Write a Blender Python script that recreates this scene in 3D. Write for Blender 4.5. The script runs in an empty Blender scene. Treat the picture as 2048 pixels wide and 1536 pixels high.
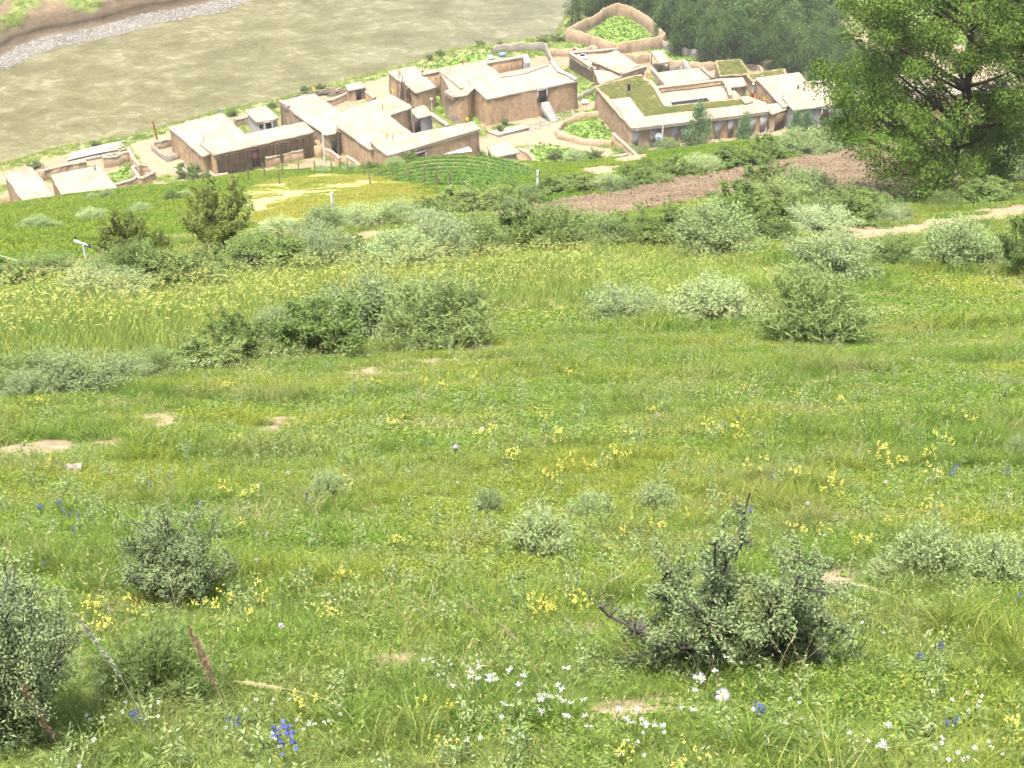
import bpy, bmesh, math, random
import numpy as np
from mathutils import Vector, Matrix, Euler

# ------------------------------------------------------------------ camera, sky, sun, exposure
PITCH = math.radians(36.2)          # looking down the hillside
FPX = 3000.0                        # focal length in pixels of a 2048 px wide frame
CAMZ = 105.0
SUN_EL, SUN_AZ = 76.0, 205.0         # azimuth measured from +Y (ahead) towards +X (right)
scn = bpy.context.scene
C = scn.collection
cam = bpy.data.cameras.new('camera'); camo = bpy.data.objects.new('camera', cam); C.objects.link(camo)
camo.location = (0, 0, CAMZ); camo.rotation_euler = (math.pi/2 - PITCH, 0, 0)
cam.sensor_width = 36.0; cam.lens = 36.0*FPX/2048.0; cam.clip_start = 0.1; cam.clip_end = 5000
scn.camera = camo
w = bpy.data.worlds.new('World'); scn.world = w; w.use_nodes = True
wn = w.node_tree.nodes; wl = w.node_tree.links
sky = wn.new('ShaderNodeTexSky'); sky.sky_type = 'NISHITA'; sky.sun_disc = False
sky.sun_elevation = math.radians(SUN_EL); sky.sun_rotation = math.radians(SUN_AZ)
sky.altitude = 500; sky.air_density = .7; sky.dust_density = 5.0; sky.ozone_density = .3
wn['Background'].inputs[1].default_value = 0.15
wl.new(sky.outputs[0], wn['Background'].inputs[0])
sl = bpy.data.lights.new('sun', 'SUN'); sl.energy = 2.8; sl.angle = math.radians(8.0); sl.color = (1.0, 0.94, 0.82)
so = bpy.data.objects.new('sun', sl); C.objects.link(so)
_el, _az = math.radians(SUN_EL), math.radians(SUN_AZ)
sdir = Vector((math.cos(_el)*math.sin(_az), math.cos(_el)*math.cos(_az), math.sin(_el)))
so.rotation_euler = sdir.to_track_quat('Z', 'Y').to_euler(); so.location = (0, 60, 180)
scn.view_settings.view_transform = 'Standard'; scn.view_settings.look = 'None'
scn.view_settings.exposure = 2.3; scn.view_settings.gamma = 1.0
scn.view_settings.use_curve_mapping = False
scn.cycles.max_bounces = 4; scn.cycles.diffuse_bounces = 3; scn.cycles.glossy_bounces = 2
scn.cycles.transmission_bounces = 3; scn.cycles.transparent_max_bounces = 4
scn.cycles.use_denoising = True; scn.cycles.use_adaptive_sampling = True; scn.cycles.adaptive_threshold = .03
scn.cycles.caustics_reflective = False; scn.cycles.caustics_refractive = False

R = np.random.default_rng(7)
random.seed(7)

# ------------------------------------------------------------------ projection helpers
CP, SP = math.cos(PITCH), math.sin(PITCH)
def ray(u, v):
    a = (v-768.0)/FPX
    return np.array([(u-1024.0)/FPX, CP - a*SP, -SP - a*CP])
def project(P):
    P = np.asarray(P, float); d = P - np.array([0, 0, CAMZ])
    fw = d[..., 1]*CP - d[..., 2]*SP
    up = d[..., 1]*SP + d[..., 2]*CP
    fw = np.where(fw < 0.05, 0.05, fw)
    return 1024 + FPX*d[..., 0]/fw, 768 - FPX*up/fw
def U(u, v, z):                       # the point seen at u, v that lies at height z
    r = ray(u, v); t = (z-CAMZ)/r[2]
    return np.array([r[0]*t, r[1]*t, z])
def hash2(ix, iy, s):
    h = np.sin(ix*127.1 + iy*311.7 + s*74.7)*43758.5453
    return h - np.floor(h)
def vnoise(x, y, s=0.0):
    x = np.asarray(x, float); y = np.asarray(y, float)
    ix, iy = np.floor(x), np.floor(y); fx, fy = x-ix, y-iy
    fx = fx*fx*(3-2*fx); fy = fy*fy*(3-2*fy)
    a, b = hash2(ix, iy, s), hash2(ix+1, iy, s); c, d = hash2(ix, iy+1, s), hash2(ix+1, iy+1, s)
    return (a*(1-fx)+b*fx)*(1-fy) + (c*(1-fx)+d*fx)*fy
def fbm(x, y, s=0.0, o=3):
    r, a = 0, 0.5
    for k in range(o):
        r = r + a*vnoise(x*2**k, y*2**k, s+k*3.1); a *= .5
    return r/(1-.5**o)
def sstep(a, b, x):
    t = np.clip((x-a)/(b-a), 0, 1); return t*t*(3-2*t)
def inpoly(u, v, poly):
    u = np.asarray(u, float); v = np.asarray(v, float); ins = np.zeros(u.shape, bool)
    n = len(poly); j = n-1
    for i in range(n):
        xi, yi = poly[i]; xj, yj = poly[j]
        if yi != yj:
            c = ((yi > v) != (yj > v)) & (u < (xj-xi)*(v-yi)/(yj-yi)+xi)
            ins ^= c
        j = i
    return ins
def polydist(x, y, pts):              # distance to a polyline, and side (+ on its left)
    x = np.asarray(x, float); y = np.asarray(y, float)
    best = np.full(x.shape, 1e9); side = np.zeros(x.shape)
    for (ax, ay), (bx, by) in zip(pts[:-1], pts[1:]):
        dx, dy = bx-ax, by-ay; L = dx*dx+dy*dy
        t = np.clip(((x-ax)*dx+(y-ay)*dy)/L, 0, 1)
        d = np.hypot(x-ax-t*dx, y-ay-t*dy)
        s = dx*(y-ay) - dy*(x-ax)
        m = d < best
        best = np.where(m, d, best); side = np.where(m, np.sign(s), side)
    return best, side

# ------------------------------------------------------------------ terrain height
UC5 = [0, 512, 1024, 1536, 2048]
UC = [0, 512, 720, 930, 1100, 1536, 2048]
BL = [  # picture row and distance ahead (m) of each break of slope, at five places across
    ([1536]*5, [2.7]*5),
    ([1200]*5, [4.6]*5),
    ([1000, 1000, 1000, 1000, 1000], [7.2]*5),
    ([890, 830, 720, 690, 680], [9.5, 12, 17, 18.5, 19]),
    ([760, 720, 640, 640, 620], [15, 19, 25, 24, 25]),
    ([580, 545, 510, 500, 530], [31, 35, 38, 38, 34]),
    ([540, 500, 445, 440, 430], [38, 44, 50, 50, 48]),
    ([450, 450, 425, 400, 380], [65, 62, 58, 62, 62]),
    ([425, 390, 370, 310, 290], [80, 82, 80, 85, 88]),
    ([412, 345, 325, 275, 235], [100, 112, 118, 110, 112]),
]
BL = [(list(np.interp(UC, UC5, a)), list(np.interp(UC, UC5, b))) for a, b in BL]
BL[-1] = ([412, 345, 338, 303, 333, 275, 235], [100, 112, 116, 124, 118, 110, 112])
FOOT = list(np.interp(UC, UC5, [170, 179, 183, 190, 196]))
WATER = 0.5
QN = 121
qs = np.linspace(-0.46, 0.46, QN)
def bl_line(us, vs, Ys):
    q, z = [], []
    for u, v, Y in zip(us, vs, Ys):
        r = ray(u, v); t = Y/r[1]; q.append(r[0]*t/(Y+3)); z.append(CAMZ + r[2]*t)
    return np.interp(qs, q, Ys), np.interp(qs, q, z)
Yt, Zt = [], []
y1, z1 = bl_line(UC, *BL[0])
Yt.append(np.full(QN, -40.0)); Zt.append(z1 + 42.7*.58)
Yt.append(np.full(QN, 0.0)); Zt.append(np.full(QN, CAMZ-1.62))
for vs, Ys in BL:
    y, z = bl_line(UC, vs, Ys); Yt.append(y); Zt.append(z)
yf, _ = bl_line(UC, [300]*7, FOOT)
Yt.append(yf); Zt.append(np.full(QN, 6.0))
Yt.append(yf+30); Zt.append(np.full(QN, 4.2))
Yt.append(yf+75); Zt.append(np.full(QN, 2.4))
Yt.append(np.full(QN, 420.0)); Zt.append(np.full(QN, 2.4))
Yt.append(np.full(QN, 1500.0)); Zt.append(np.full(QN, 14.0))
Yt, Zt = np.array(Yt), np.array(Zt)
YS = np.concatenate([np.linspace(-40, 0, 20)[:-1], np.geomspace(3, 423, 420)-3, np.geomspace(425, 1500, 30)])
TAB = np.zeros((len(YS), QN))
for j in range(QN):
    TAB[:, j] = np.interp(YS, Yt[:, j], Zt[:, j])
for _ in range(5):
    TAB[1:-1] = .25*TAB[:-2]+.5*TAB[1:-1]+.25*TAB[2:]
for _ in range(10):
    TAB[:, 1:-1] = .25*TAB[:, :-2]+.5*TAB[:, 1:-1]+.25*TAB[:, 2:]
BANKPX = [(-900, 560), (-300, 400), (0, 340), (40, 327), (130, 300), (255, 280), (340, 255), (450, 222), (545, 203), (600, 186), (640, 172),
          (700, 157), (775, 138), (845, 113), (905, 93), (985, 83), (1040, 73), (1122, 58), (1132, 20), (1180, -40), (1300, -150), (1700, -300)]
BANK = [tuple(U(u, v, 3.6)[:2]) for u, v in BANKPX]
FARPX = [(-900, 320), (-300, 190), (0, 137), (70, 112), (130, 91), (250, 66), (330, 44), (420, 26), (500, 2), (600, -36), (800, -110), (1200, -240)]
FAR = [tuple(U(u, v, WATER)[:2]) for u, v in FARPX]
def H(x, y):
    x = np.asarray(x, float); y = np.asarray(y, float)
    q = np.clip(x/(np.maximum(y, 0)+3), -.459, .459)
    fj = (q+.46)/.92*(QN-1); j = np.clip(fj.astype(int), 0, QN-2); tj = fj-j
    fi = np.interp(y, YS, np.arange(len(YS))); i = np.clip(fi.astype(int), 0, len(YS)-2); ti = fi-i
    z = (TAB[i, j]*(1-tj)+TAB[i, j+1]*tj)*(1-ti) + (TAB[i+1, j]*(1-tj)+TAB[i+1, j+1]*tj)*ti
    hill = 1-sstep(150, 185, y)
    z = z + hill*((fbm(x*.9, y*.9, 1)-.5)*.16*sstep(1, 5, y+2) + (fbm(x*.18, y*.18, 5)-.5)*.55*sstep(14, 40, y))
    z = z + (1-hill)*(fbm(x*.15, y*.15, 9)-.5)*.35
    far = y > 140
    if np.any(far):
        d, s = polydist(x[far] if x.ndim else x, y[far] if y.ndim else y, BANK)
        k = sstep(-1.0, 3.2, d*s)
        zz = z[far] if z.ndim else z
        zz = zz*(1-k) + np.minimum(zz, WATER-2.0)*k
        if z.ndim: z[far] = zz
        else: z = zz
    return z
def G(u, v):                          # the point of the ground seen at u, v
    r = ray(u, v); t = np.geomspace(2.2, 420, 2600)
    P = r[None]*t[:, None]; P[:, 2] += CAMZ
    below = P[:, 2] < H(P[:, 0], P[:, 1])
    i = int(np.argmax(below)) if below.any() else len(t)-1
    p = P[max(i, 1)]*.5 + P[max(i-1, 0)]*.5
    return np.array([p[0], p[1], float(H(p[0], p[1]))])
def T(u, v, h):                       # a point h above the village ground, seen at u, v
    z = 5.0+h
    for _ in range(6):
        p = U(u, v, z); z = float(H(np.array([p[0]]), np.array([p[1]]))[0]) + h
    return U(u, v, z)
def gz(x, y): return float(H(np.array([x]), np.array([y]))[0])

# ------------------------------------------------------------------ materials
def mat(name):
    m = bpy.data.materials.new(name); m.use_nodes = True
    return m, m.node_tree.nodes, m.node_tree.links, m.node_tree.nodes['Principled BSDF']
def ramp(n, stops):
    r = n.new('ShaderNodeValToRGB'); e = r.color_ramp.elements
    e[0].position = stops[0][0]; e[0].color = (*stops[0][1], 1)
    e[1].position = stops[-1][0]; e[1].color = (*stops[-1][1], 1)
    for p, c in stops[1:-1]:
        x = e.new(p); x.color = (*c, 1)
    return r
def noise(n, l, scale, detail=5, rough=.6, coord='Object', vec=None):
    t = n.new('ShaderNodeTexNoise'); t.inputs['Scale'].default_value = scale; t.inputs['Detail'].default_value = detail
    t.inputs['Roughness'].default_value = rough
    if vec is None:
        c = n.new('ShaderNodeNewGeometry'); vec = c.outputs['Position']
    l.new(vec, t.inputs['Vector']); return t
def mix(n, l, a, b, f, mode='MIX'):
    x = n.new('ShaderNodeMix'); x.data_type = 'RGBA'; x.blend_type = mode
    for s, v in ((0, f), (6, a), (7, b)):
        if hasattr(v, 'is_output'): l.new(v, x.inputs[s])
        elif s == 0: x.inputs[0].default_value = v
        else: x.inputs[s].default_value = (*v, 1)
    return x.outputs[2]
def earth(name, c1, c2, c3, scale=1.0, bump=.3, fine=14, rough=.95, streak=False):
    m, n, l, b = mat(name)
    a = noise(n, l, .55*scale, 6, .62); r = ramp(n, [(.3, c1), (.5, c2), (.7, c3)]); l.new(a.outputs[0], r.inputs[0])
    f = noise(n, l, fine*scale, 4, .7); r2 = ramp(n, [(.3, (.72, .72, .72)), (.7, (1.18, 1.18, 1.18))]); l.new(f.outputs[0], r2.inputs[0])
    col = mix(n, l, r.outputs[0], r2.outputs[0], 1.0, 'MULTIPLY')
    if streak:                        # rain-washed runs down the wall
        g = n.new('ShaderNodeNewGeometry'); mp = n.new('ShaderNodeMapping'); mp.inputs['Scale'].default_value = (.7, .7, .3)
        l.new(g.outputs['Position'], mp.inputs[0]); s = noise(n, l, 1.6, 4, .65, vec=mp.outputs[0])
        r3 = ramp(n, [(.32, (.70, .67, .64)), (.60, (1.06, 1.06, 1.06))]); l.new(s.outputs[0], r3.inputs[0])
        col = mix(n, l, col, r3.outputs[0], .8, 'MULTIPLY')
    l.new(col, b.inputs['Base Color']); b.inputs['Roughness'].default_value = rough
    b.inputs['Specular IOR Level'].default_value = .15
    bm_ = n.new('ShaderNodeBump'); bm_.inputs['Strength'].default_value = bump; bm_.inputs['Distance'].default_value = .06
    l.new(f.outputs[0], bm_.inputs['Height']); l.new(bm_.outputs[0], b.inputs['Normal'])
    return m
LEAFK = dict(grey_green_leaves=(1.6, 1.75, 1.4), sage_leaves=(1.22, 1.25, .86), feathery_leaves=(1.15, 1.03, .9), hedge_leaves=(1.35, 1.22, 1.0), garden_leaves=(.85, .78, .85), olive_leaves=(1.45, 1.4, 1.5), tree_leaves=(1.15, 1.05, 1.2),
             grove_leaves=(1.5, 1.35, 1.2), sapling_leaves=(1.2, 1.2, 1.1), barley=(1.0, 1.18, 1.4), barley_ear=(.9, .95, .9), yellow_field_grass=(.98, 1.1, 1.25), field_grass=(1.12, 1.25, 1.2), meadow_grass=(1.42, 1.31, 1.35))
def foliage(name, stops, patch=None, pscale=.5, trans=.3, rough=.6, dry=None, ow=.45):
    """leaf material: colour from the leaf's own variation, the plant's, and where it grows"""
    kf = LEAFK.get(name, (1, 1, 1)); stops = [(a, tuple(x*y for x, y in zip(c, kf))) for a, c in stops]
    if name in ('meadow_grass', 'field_grass', 'yellow_field_grass', 'barley'): ow = .06
    m, n, l, b = mat(name); n.remove(b); out = n['Material Output']
    at = n.new('ShaderNodeAttribute'); at.attribute_name = 'var'
    oi = n.new('ShaderNodeObjectInfo')
    ad = n.new('ShaderNodeMath'); ad.operation = 'MULTIPLY_ADD'; ad.inputs[1].default_value = ow
    l.new(oi.outputs['Random'], ad.inputs[0])
    m2 = n.new('ShaderNodeMath'); m2.operation = 'MULTIPLY'; m2.inputs[1].default_value = 1-ow
    l.new(at.outputs['Fac'], m2.inputs[0]); l.new(m2.outputs[0], ad.inputs[2])
    r = ramp(n, stops); l.new(ad.outputs[0], r.inputs[0]); col = r.outputs[0]
    if patch:
        t = noise(n, l, pscale, 4, .6); rp = ramp(n, patch); l.new(t.outputs[0], rp.inputs[0])
        col = mix(n, l, col, rp.outputs[0], 1.0, 'MULTIPLY')
    if dry:
        t2 = noise(n, l, dry[1], 3, .6); rd = ramp(n, [(dry[2], (0, 0, 0)), (dry[3], (1, 1, 1))]); l.new(t2.outputs[0], rd.inputs[0])
        mm = n.new('ShaderNodeMath'); mm.operation = 'MULTIPLY'; l.new(rd.outputs[0], mm.inputs[0]); l.new(at.outputs['Fac'], mm.inputs[1])
        col = mix(n, l, col, dry[0], mm.outputs[0])
    d = n.new('ShaderNodeBsdfDiffuse'); tr = n.new('ShaderNodeBsdfTranslucent'); mx = n.new('ShaderNodeMixShader'); mx.inputs[0].default_value = trans
    l.new(col, d.inputs[0]); l.new(col, tr.inputs[0]); l.new(d.outputs[0], mx.inputs[1]); l.new(tr.outputs[0], mx.inputs[2])
    l.new(mx.outputs[0], out.inputs[0])
    return m
def plain(name, c, rough=.7, spec=.3, metal=0.0, vary=.12, scale=6):
    m, n, l, b = mat(name)
    t = noise(n, l, scale, 4, .6)
    r = ramp(n, [(.3, tuple(x*(1-vary) for x in c)), (.7, tuple(min(1, x*(1+vary)) for x in c))]); l.new(t.outputs[0], r.inputs[0])
    l.new(r.outputs[0], b.inputs['Base Color']); b.inputs['Roughness'].default_value = rough
    b.inputs['Specular IOR Level'].default_value = spec; b.inputs['Metallic'].default_value = metal
    return m
M = {}
M['roof'] = earth('mud_roof', (.145, .120, .086), (.205, .173, .128), (.245, .21, .158), .7, .3, 5)
M['cap'] = earth('wall_coping', (.17, .142, .104), (.205, .173, .128), (.24, .203, .152), 1, .3, 9)
M['adobe'] = earth('adobe_wall', (.245, .168, .095), (.285, .198, .115), (.32, .226, .136), .35, .25, 5, streak=True)
M['adobe2'] = earth('old_adobe', (.19, .138, .085), (.24, .178, .112), (.29, .22, .145), .8, .5, 5, streak=True)
M['brush'] = earth('brushwood', (.06, .042, .024), (.10, .071, .04), (.145, .105, .06), 2, .6, 9, streak=True)
M['grey'] = earth('cement_render', (.17, .166, .158), (.205, .20, .19), (.24, .235, .225), .8, .15, 8)
M['white'] = earth('whitewash', (.23, .222, .205), (.27, .26, .242), (.31, .30, .28), .8, .15, 6)
M['stone'] = earth('field_stone', (.115, .10, .078), (.16, .142, .112), (.21, .19, .153), 3, .4, 9)
M['sheet'] = plain('white_sheet', (.42, .43, .44), .5, .3, vary=.05)
M['timber'] = earth('bare_timber', (.22, .185, .135), (.29, .25, .195), (.36, .325, .265), 2, .2, 8)
M['darkwood'] = plain('dark_wood', (.028, .018, .012), .7)
M['polewood'] = plain('weathered_pole', (.13, .10, .07), .8)
M['paleconcrete'] = plain('pale_concrete_pole', (.42, .43, .43), .8)
M['redpaint'] = plain('red_paint', (.22, .04, .025), .6)
M['maroon'] = plain('maroon_paint', (.06, .018, .014), .6)
M['blue'] = plain('blue_paint', (.09, .17, .33), .6)
M['yellowcloth'] = plain('yellow_cloth', (.6, .42, .05), .8)
M['orangecloth'] = plain('orange_cloth', (.6, .17, .05), .8)
M['dark'] = plain('black_and_inner_shade', (.006, .005, .0045), .9)  # near-black; on doorway, window and well panels it paints the inner shade
M['bark'] = earth('bark', (.03, .023, .016), (.05, .038, .027), (.08, .062, .045), 3, .6, 20)
M['twig'] = plain('grey_twig', (.052, .046, .038), .85)
M['soil'] = earth('ploughed_soil', (.078, .056, .034), (.108, .080, .050), (.15, .113, .073), 1.2, .8, 5)

# ------------------------------------------------------------------ mesh builder
class MB:
    def __init__(s): s.v = []; s.n = 0; s.f = []; s.var = []; s.mi = []
    def add(s, verts, faces, var=None, mi=0):
        verts = np.asarray(verts, float).reshape(-1, 3); faces = np.asarray(faces, int)
        if len(faces) == 0: return
        s.v.append(verts); s.f.append(faces + s.n); s.n += len(verts)
        k = len(faces)
        s.var.append(np.full(k, R.random()) if var is None else np.broadcast_to(np.asarray(var, float), (k,)))
        s.mi.append(np.full(k, mi))
    def mesh(s, name, mats, smooth=False):
        me = bpy.data.meshes.new(name)
        V = np.concatenate(s.v); me.vertices.add(len(V)); me.vertices.foreach_set('co', V.ravel())
        tot = np.concatenate([np.full(len(f), f.shape[1]) for f in s.f]); lv = np.concatenate([f.ravel() for f in s.f])
        me.loops.add(len(lv)); me.loops.foreach_set('vertex_index', lv)
        me.polygons.add(len(tot)); st = np.concatenate([[0], np.cumsum(tot)[:-1]])
        me.polygons.foreach_set('loop_start', st); me.polygons.foreach_set('loop_total', tot)
        me.polygons.foreach_set('material_index', np.concatenate(s.mi))
        if smooth: me.polygons.foreach_set('use_smooth', np.ones(len(tot), bool))
        a = me.attributes.new('var', 'FLOAT', 'FACE'); a.data.foreach_set('value', np.concatenate(s.var))
        for m in (mats if isinstance(mats, (list, tuple)) else [mats]): me.materials.append(m)
        me.update(calc_edges=True); me.validate(); return me
    def box(s, c, size, rot=None, mi=0, var=None):
        x = np.array([[-1, -1, -1], [1, -1, -1], [1, 1, -1], [-1, 1, -1], [-1, -1, 1], [1, -1, 1], [1, 1, 1], [-1, 1, 1]])*np.array(size)/2
        if rot is not None: x = x @ np.array(rot).T
        s.add(x+np.array(c), [[3, 2, 1, 0], [4, 5, 6, 7], [0, 1, 5, 4], [1, 2, 6, 5], [2, 3, 7, 6], [3, 0, 4, 7]], var, mi)
    def tube(s, path, rad, sides=5, mi=0, var=None, cap=True):
        path = np.asarray(path, float); n = len(path); rad = np.broadcast_to(np.asarray(rad, float), (n,))
        t = np.gradient(path, axis=0); t /= np.linalg.norm(t, axis=1)[:, None]+1e-9
        ref = np.where(np.abs(t[:, 2:3]) > .9, np.array([[1., 0, 0]]), np.array([[0, 0, 1.]]))
        a = np.cross(t, ref); a /= np.linalg.norm(a, axis=1)[:, None]+1e-9; b = np.cross(t, a)
        th = np.arange(sides)/sides*2*np.pi
        V = path[:, None]+rad[:, None, None]*(np.cos(th)[None, :, None]*a[:, None]+np.sin(th)[None, :, None]*b[:, None])
        i = np.arange(n-1)[:, None]*sides; k = np.arange(sides)[None]; k2 = (k+1) % sides
        F = np.stack([i+k, i+k2, i+sides+k2, i+sides+k], -1).reshape(-1, 4)
        s.add(V.reshape(-1, 3), F, var, mi)
        if cap and sides in (4,):
            s.add(V[-1], [[0, 1, 2, 3]], var, mi)
        elif cap:
            s.add(np.vstack([V[-1], path[-1:]]), [[q, (q+1) % sides, sides] for q in range(sides)], var, mi)
    def leaves(s, c, d, L, Wd, mi=0, var=None, fold=.25):
        """one four-cornered leaf at each centre c, pointing along d"""
        c = np.asarray(c, float); k = len(c); d = d/(np.linalg.norm(d, axis=1)[:, None]+1e-9)
        r = R.normal(size=(k, 3)); sd = np.cross(d, r); sd /= np.linalg.norm(sd, axis=1)[:, None]+1e-9
        nn = np.cross(d, sd); L = np.broadcast_to(L, (k,))[:, None]; Wd = np.broadcast_to(Wd, (k,))[:, None]
        p0 = c-d*L*.5; p2 = c+d*L*.5; p1 = c+sd*Wd*.5+nn*Wd*fold*.5; p3 = c-sd*Wd*.5+nn*Wd*fold*.5
        V = np.stack([p0, p1, p2, p3], 1).reshape(-1, 3)
        s.add(V, np.arange(k*4).reshape(k, 4), R.random(k) if var is None else var, mi)
def obj(name, me, parent=None, loc=None, rot=None, scale=None):
    o = bpy.data.objects.new(name, me); C.objects.link(o)
    if parent is not None: o.parent = parent
    if loc is not None: o.location = [float(x) for x in loc]
    if rot is not None: o.rotation_euler = rot
    if scale is not None: o.scale = scale
    return o
def tag(o, label=None, cat=None, group=None, kind=None):
    if label: o['label'] = label
    if cat: o['category'] = cat
    if group: o['group'] = group
    if kind: o['kind'] = kind
    return o
def thing(name, label, cat, loc=(0, 0, 0), group=None, rz=0):
    o = obj(name, None, loc=loc, rot=(0, 0, rz)); o.empty_display_size = .3
    return tag(o, label, cat, group)
def local(o, me_builder_pts): return np.asarray(me_builder_pts)-np.array(o.location)

# ------------------------------------------------------------------ where things grow (areas of the ground, from the picture)
PLOUGH = [(985, 433), (1080, 410), (1200, 392), (1340, 362), (1500, 336), (1640, 308), (1760, 286), (1900, 292), (1930, 400), (1720, 400), (1650, 380), (1500, 385), (1350, 408), (1200, 436), (1050, 442)]
YELLOW = [(462, 392), (520, 362), (640, 346), (760, 352), (850, 372), (895, 390), (880, 412), (760, 428), (640, 446), (560, 458), (470, 440)]
BARLEY = [(-200, 640), (0, 600), (200, 572), (560, 552), (880, 512), (1200, 500), (1500, 498), (1570, 560), (1380, 600), (960, 630), (640, 650), (400, 690), (0, 750), (-200, 780)]
CROP = [(735, 350), (800, 328), (870, 309), (960, 301), (1060, 325), (1090, 345), (1010, 372), (900, 380), (800, 365)]
LEFTF = [(-300, 440), (0, 425), (200, 395), (450, 355), (470, 400), (450, 445), (200, 525), (0, 555), (-300, 600)]
SOILPATCH = [(310, 840, 75, 16), (545, 850, 70, 20), (60, 895, 90, 16), (230, 880, 50, 12), (640, 790, 50, 10), (740, 750, 70, 14), (850, 728, 50, 12), (950, 695, 40, 10),
             (610, 1352, 40, 18), (1165, 1255, 45, 14), (1260, 1418, 90, 20), (1380, 1405, 90, 26), (1650, 1155, 50, 22), (780, 1320, 50, 16), (1640, 765, 40, 10), (1810, 720, 35, 10), (1950, 690, 40, 10),
             (1700, 470, 120, 14), (1860, 455, 110, 14), (2010, 425, 80, 14), (1620, 485, 60, 10), (740, 470, 60, 10), (860, 452, 40, 8), (690, 482, 40, 8),
             (1120, 365, 50, 9), (1200, 340, 60, 9), (1260, 318, 50, 8), (1800, 505, 40, 10), (560, 535, 60, 8), (330, 605, 90, 7), (920, 410, 18, 6), (1990, 300, 60, 10), (940, 610, 40, 8)]
def soilmask(u, v, x, y):
    m = np.zeros(np.shape(u)); nz = (fbm(x*1.2, y*1.2, 21)-.5)*1.5+(fbm(x*4, y*4, 23)-.5)*.8
    for cu, cv, a, b in SOILPATCH:
        d = ((u-cu-(v-cv)*-.0)/a)**2 + ((v-cv+(u-cu)*.12)/b)**2
        m = np.maximum(m, 1-sstep(.8, 1.4, d+nz))
    return m

# ------------------------------------------------------------------ the ground sheet
def ground_colours(P):
    x, y = P[:, 0], P[:, 1]; u, v = project(P); n = len(P)
    col = np.tile(np.array([.085, .115, .030]), (n, 1))
    nz = fbm(x*.6, y*.6, 31); col *= (.7+.6*nz)[:, None]
    def blend(mask, c):
        col[:] = col*(1-mask[:, None]) + np.array(c)*mask[:, None]
    hill = (y < yf_at(x, y)-2)
    blend(inpoly(u, v, LEFTF)*1.0*hill, (.115, .155, .03))
    blend(inpoly(u, v, YELLOW)*1.0*hill, (.21, .205, .05))
    blend(inpoly(u, v, YELLOW)*hill*sstep(.56, .72, fbm(x*.2, y*.085, 77)+.25*(fbm(x*.8, y*.5, 79)-.5)), (.24, .225, .11))
    blend(inpoly(u, v, BARLEY)*1.0*hill, (.15, .15, .05))
    blend(inpoly(u, v, CROP)*1.0*hill, (.10, .11, .04))
    blend(soilmask(u, v, x, y)*hill, (.215, .17, .11))
    # the village below
    vil = sstep(-3, 1, y-yf_at(x, y))
    dirt = .5+.5*np.sign(fbm(x*.12, y*.12, 41)-.47)
    blend(vil, (.165, .133, .09))
    blend(vil*sstep(.40, .62, fbm(x*.22, y*.22, 43)), (.11, .14, .045))
    for poly in GREEN_V: blend(vil*inpoly(u, v, poly), (.10, .15, .035))
    for poly in DIRT_V: blend(vil*inpoly(u, v, poly), (.185, .15, .104))
    for poly in BROWN_V: blend(vil*inpoly(u, v, poly), (.14, .10, .068))
    d, s = polydist(x, y, BANK); blend(vil*(1-sstep(2, 5, d)), (.15, .16, .07))
    blend(vil*sstep(.2, 1.4, d*s), (.17, .145, .10))
    return np.clip(col, 0, 1)
def yf_at(x, y): return np.interp(np.clip(x/(np.maximum(y, 0)+3), -.459, .459), qs, yf)
GREEN_V = [[(845, 135), (905, 108), (1000, 92), (1050, 95), (1000, 112), (860, 140)], [(1150, 95), (1230, 25), (1300, 60), (1290, 90), (1240, 105)],
           [(1270, 90), (1320, 82), (1420, 118), (1440, 135), (1330, 115)], [(1115, 255), (1140, 230), (1190, 215), (1230, 290), (1170, 290)],
           [(1060, 300), (1080, 285), (1210, 310), (1190, 335), (1070, 335)], [(840, 205), (880, 190), (960, 230), (960, 250), (900, 240)],
           [(220, 345), (260, 330), (265, 355), (230, 368)], [(1690, -20), (2100, -40), (2100, 90), (1760, 90)], [(1160, 175), (1195, 165), (1200, 200), (1160, 205)], [(1140, 100), (1110, 95), (1130, 110)]]
DIRT_V = [[(255, 290), (350, 262), (345, 300), (420, 340), (380, 360), (310, 345)], [(955, 285), (1010, 265), (1110, 248), (1120, 280), (1230, 300), (1220, 318), (1120, 290), (1040, 290), (970, 310)],
          [(640, 195), (780, 150), (790, 190), (700, 205)], [(1255, 300), (1400, 270), (1560, 262), (1540, 290), (1300, 320)], [(1000, 235), (1100, 215), (1090, 245), (1000, 250)]]
BROWN_V = [[(1800, -10), (1900, -20), (1910, 18), (1830, 22)], [(1990, -30), (2100, -30), (2100, 30), (2040, 25)]]

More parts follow.
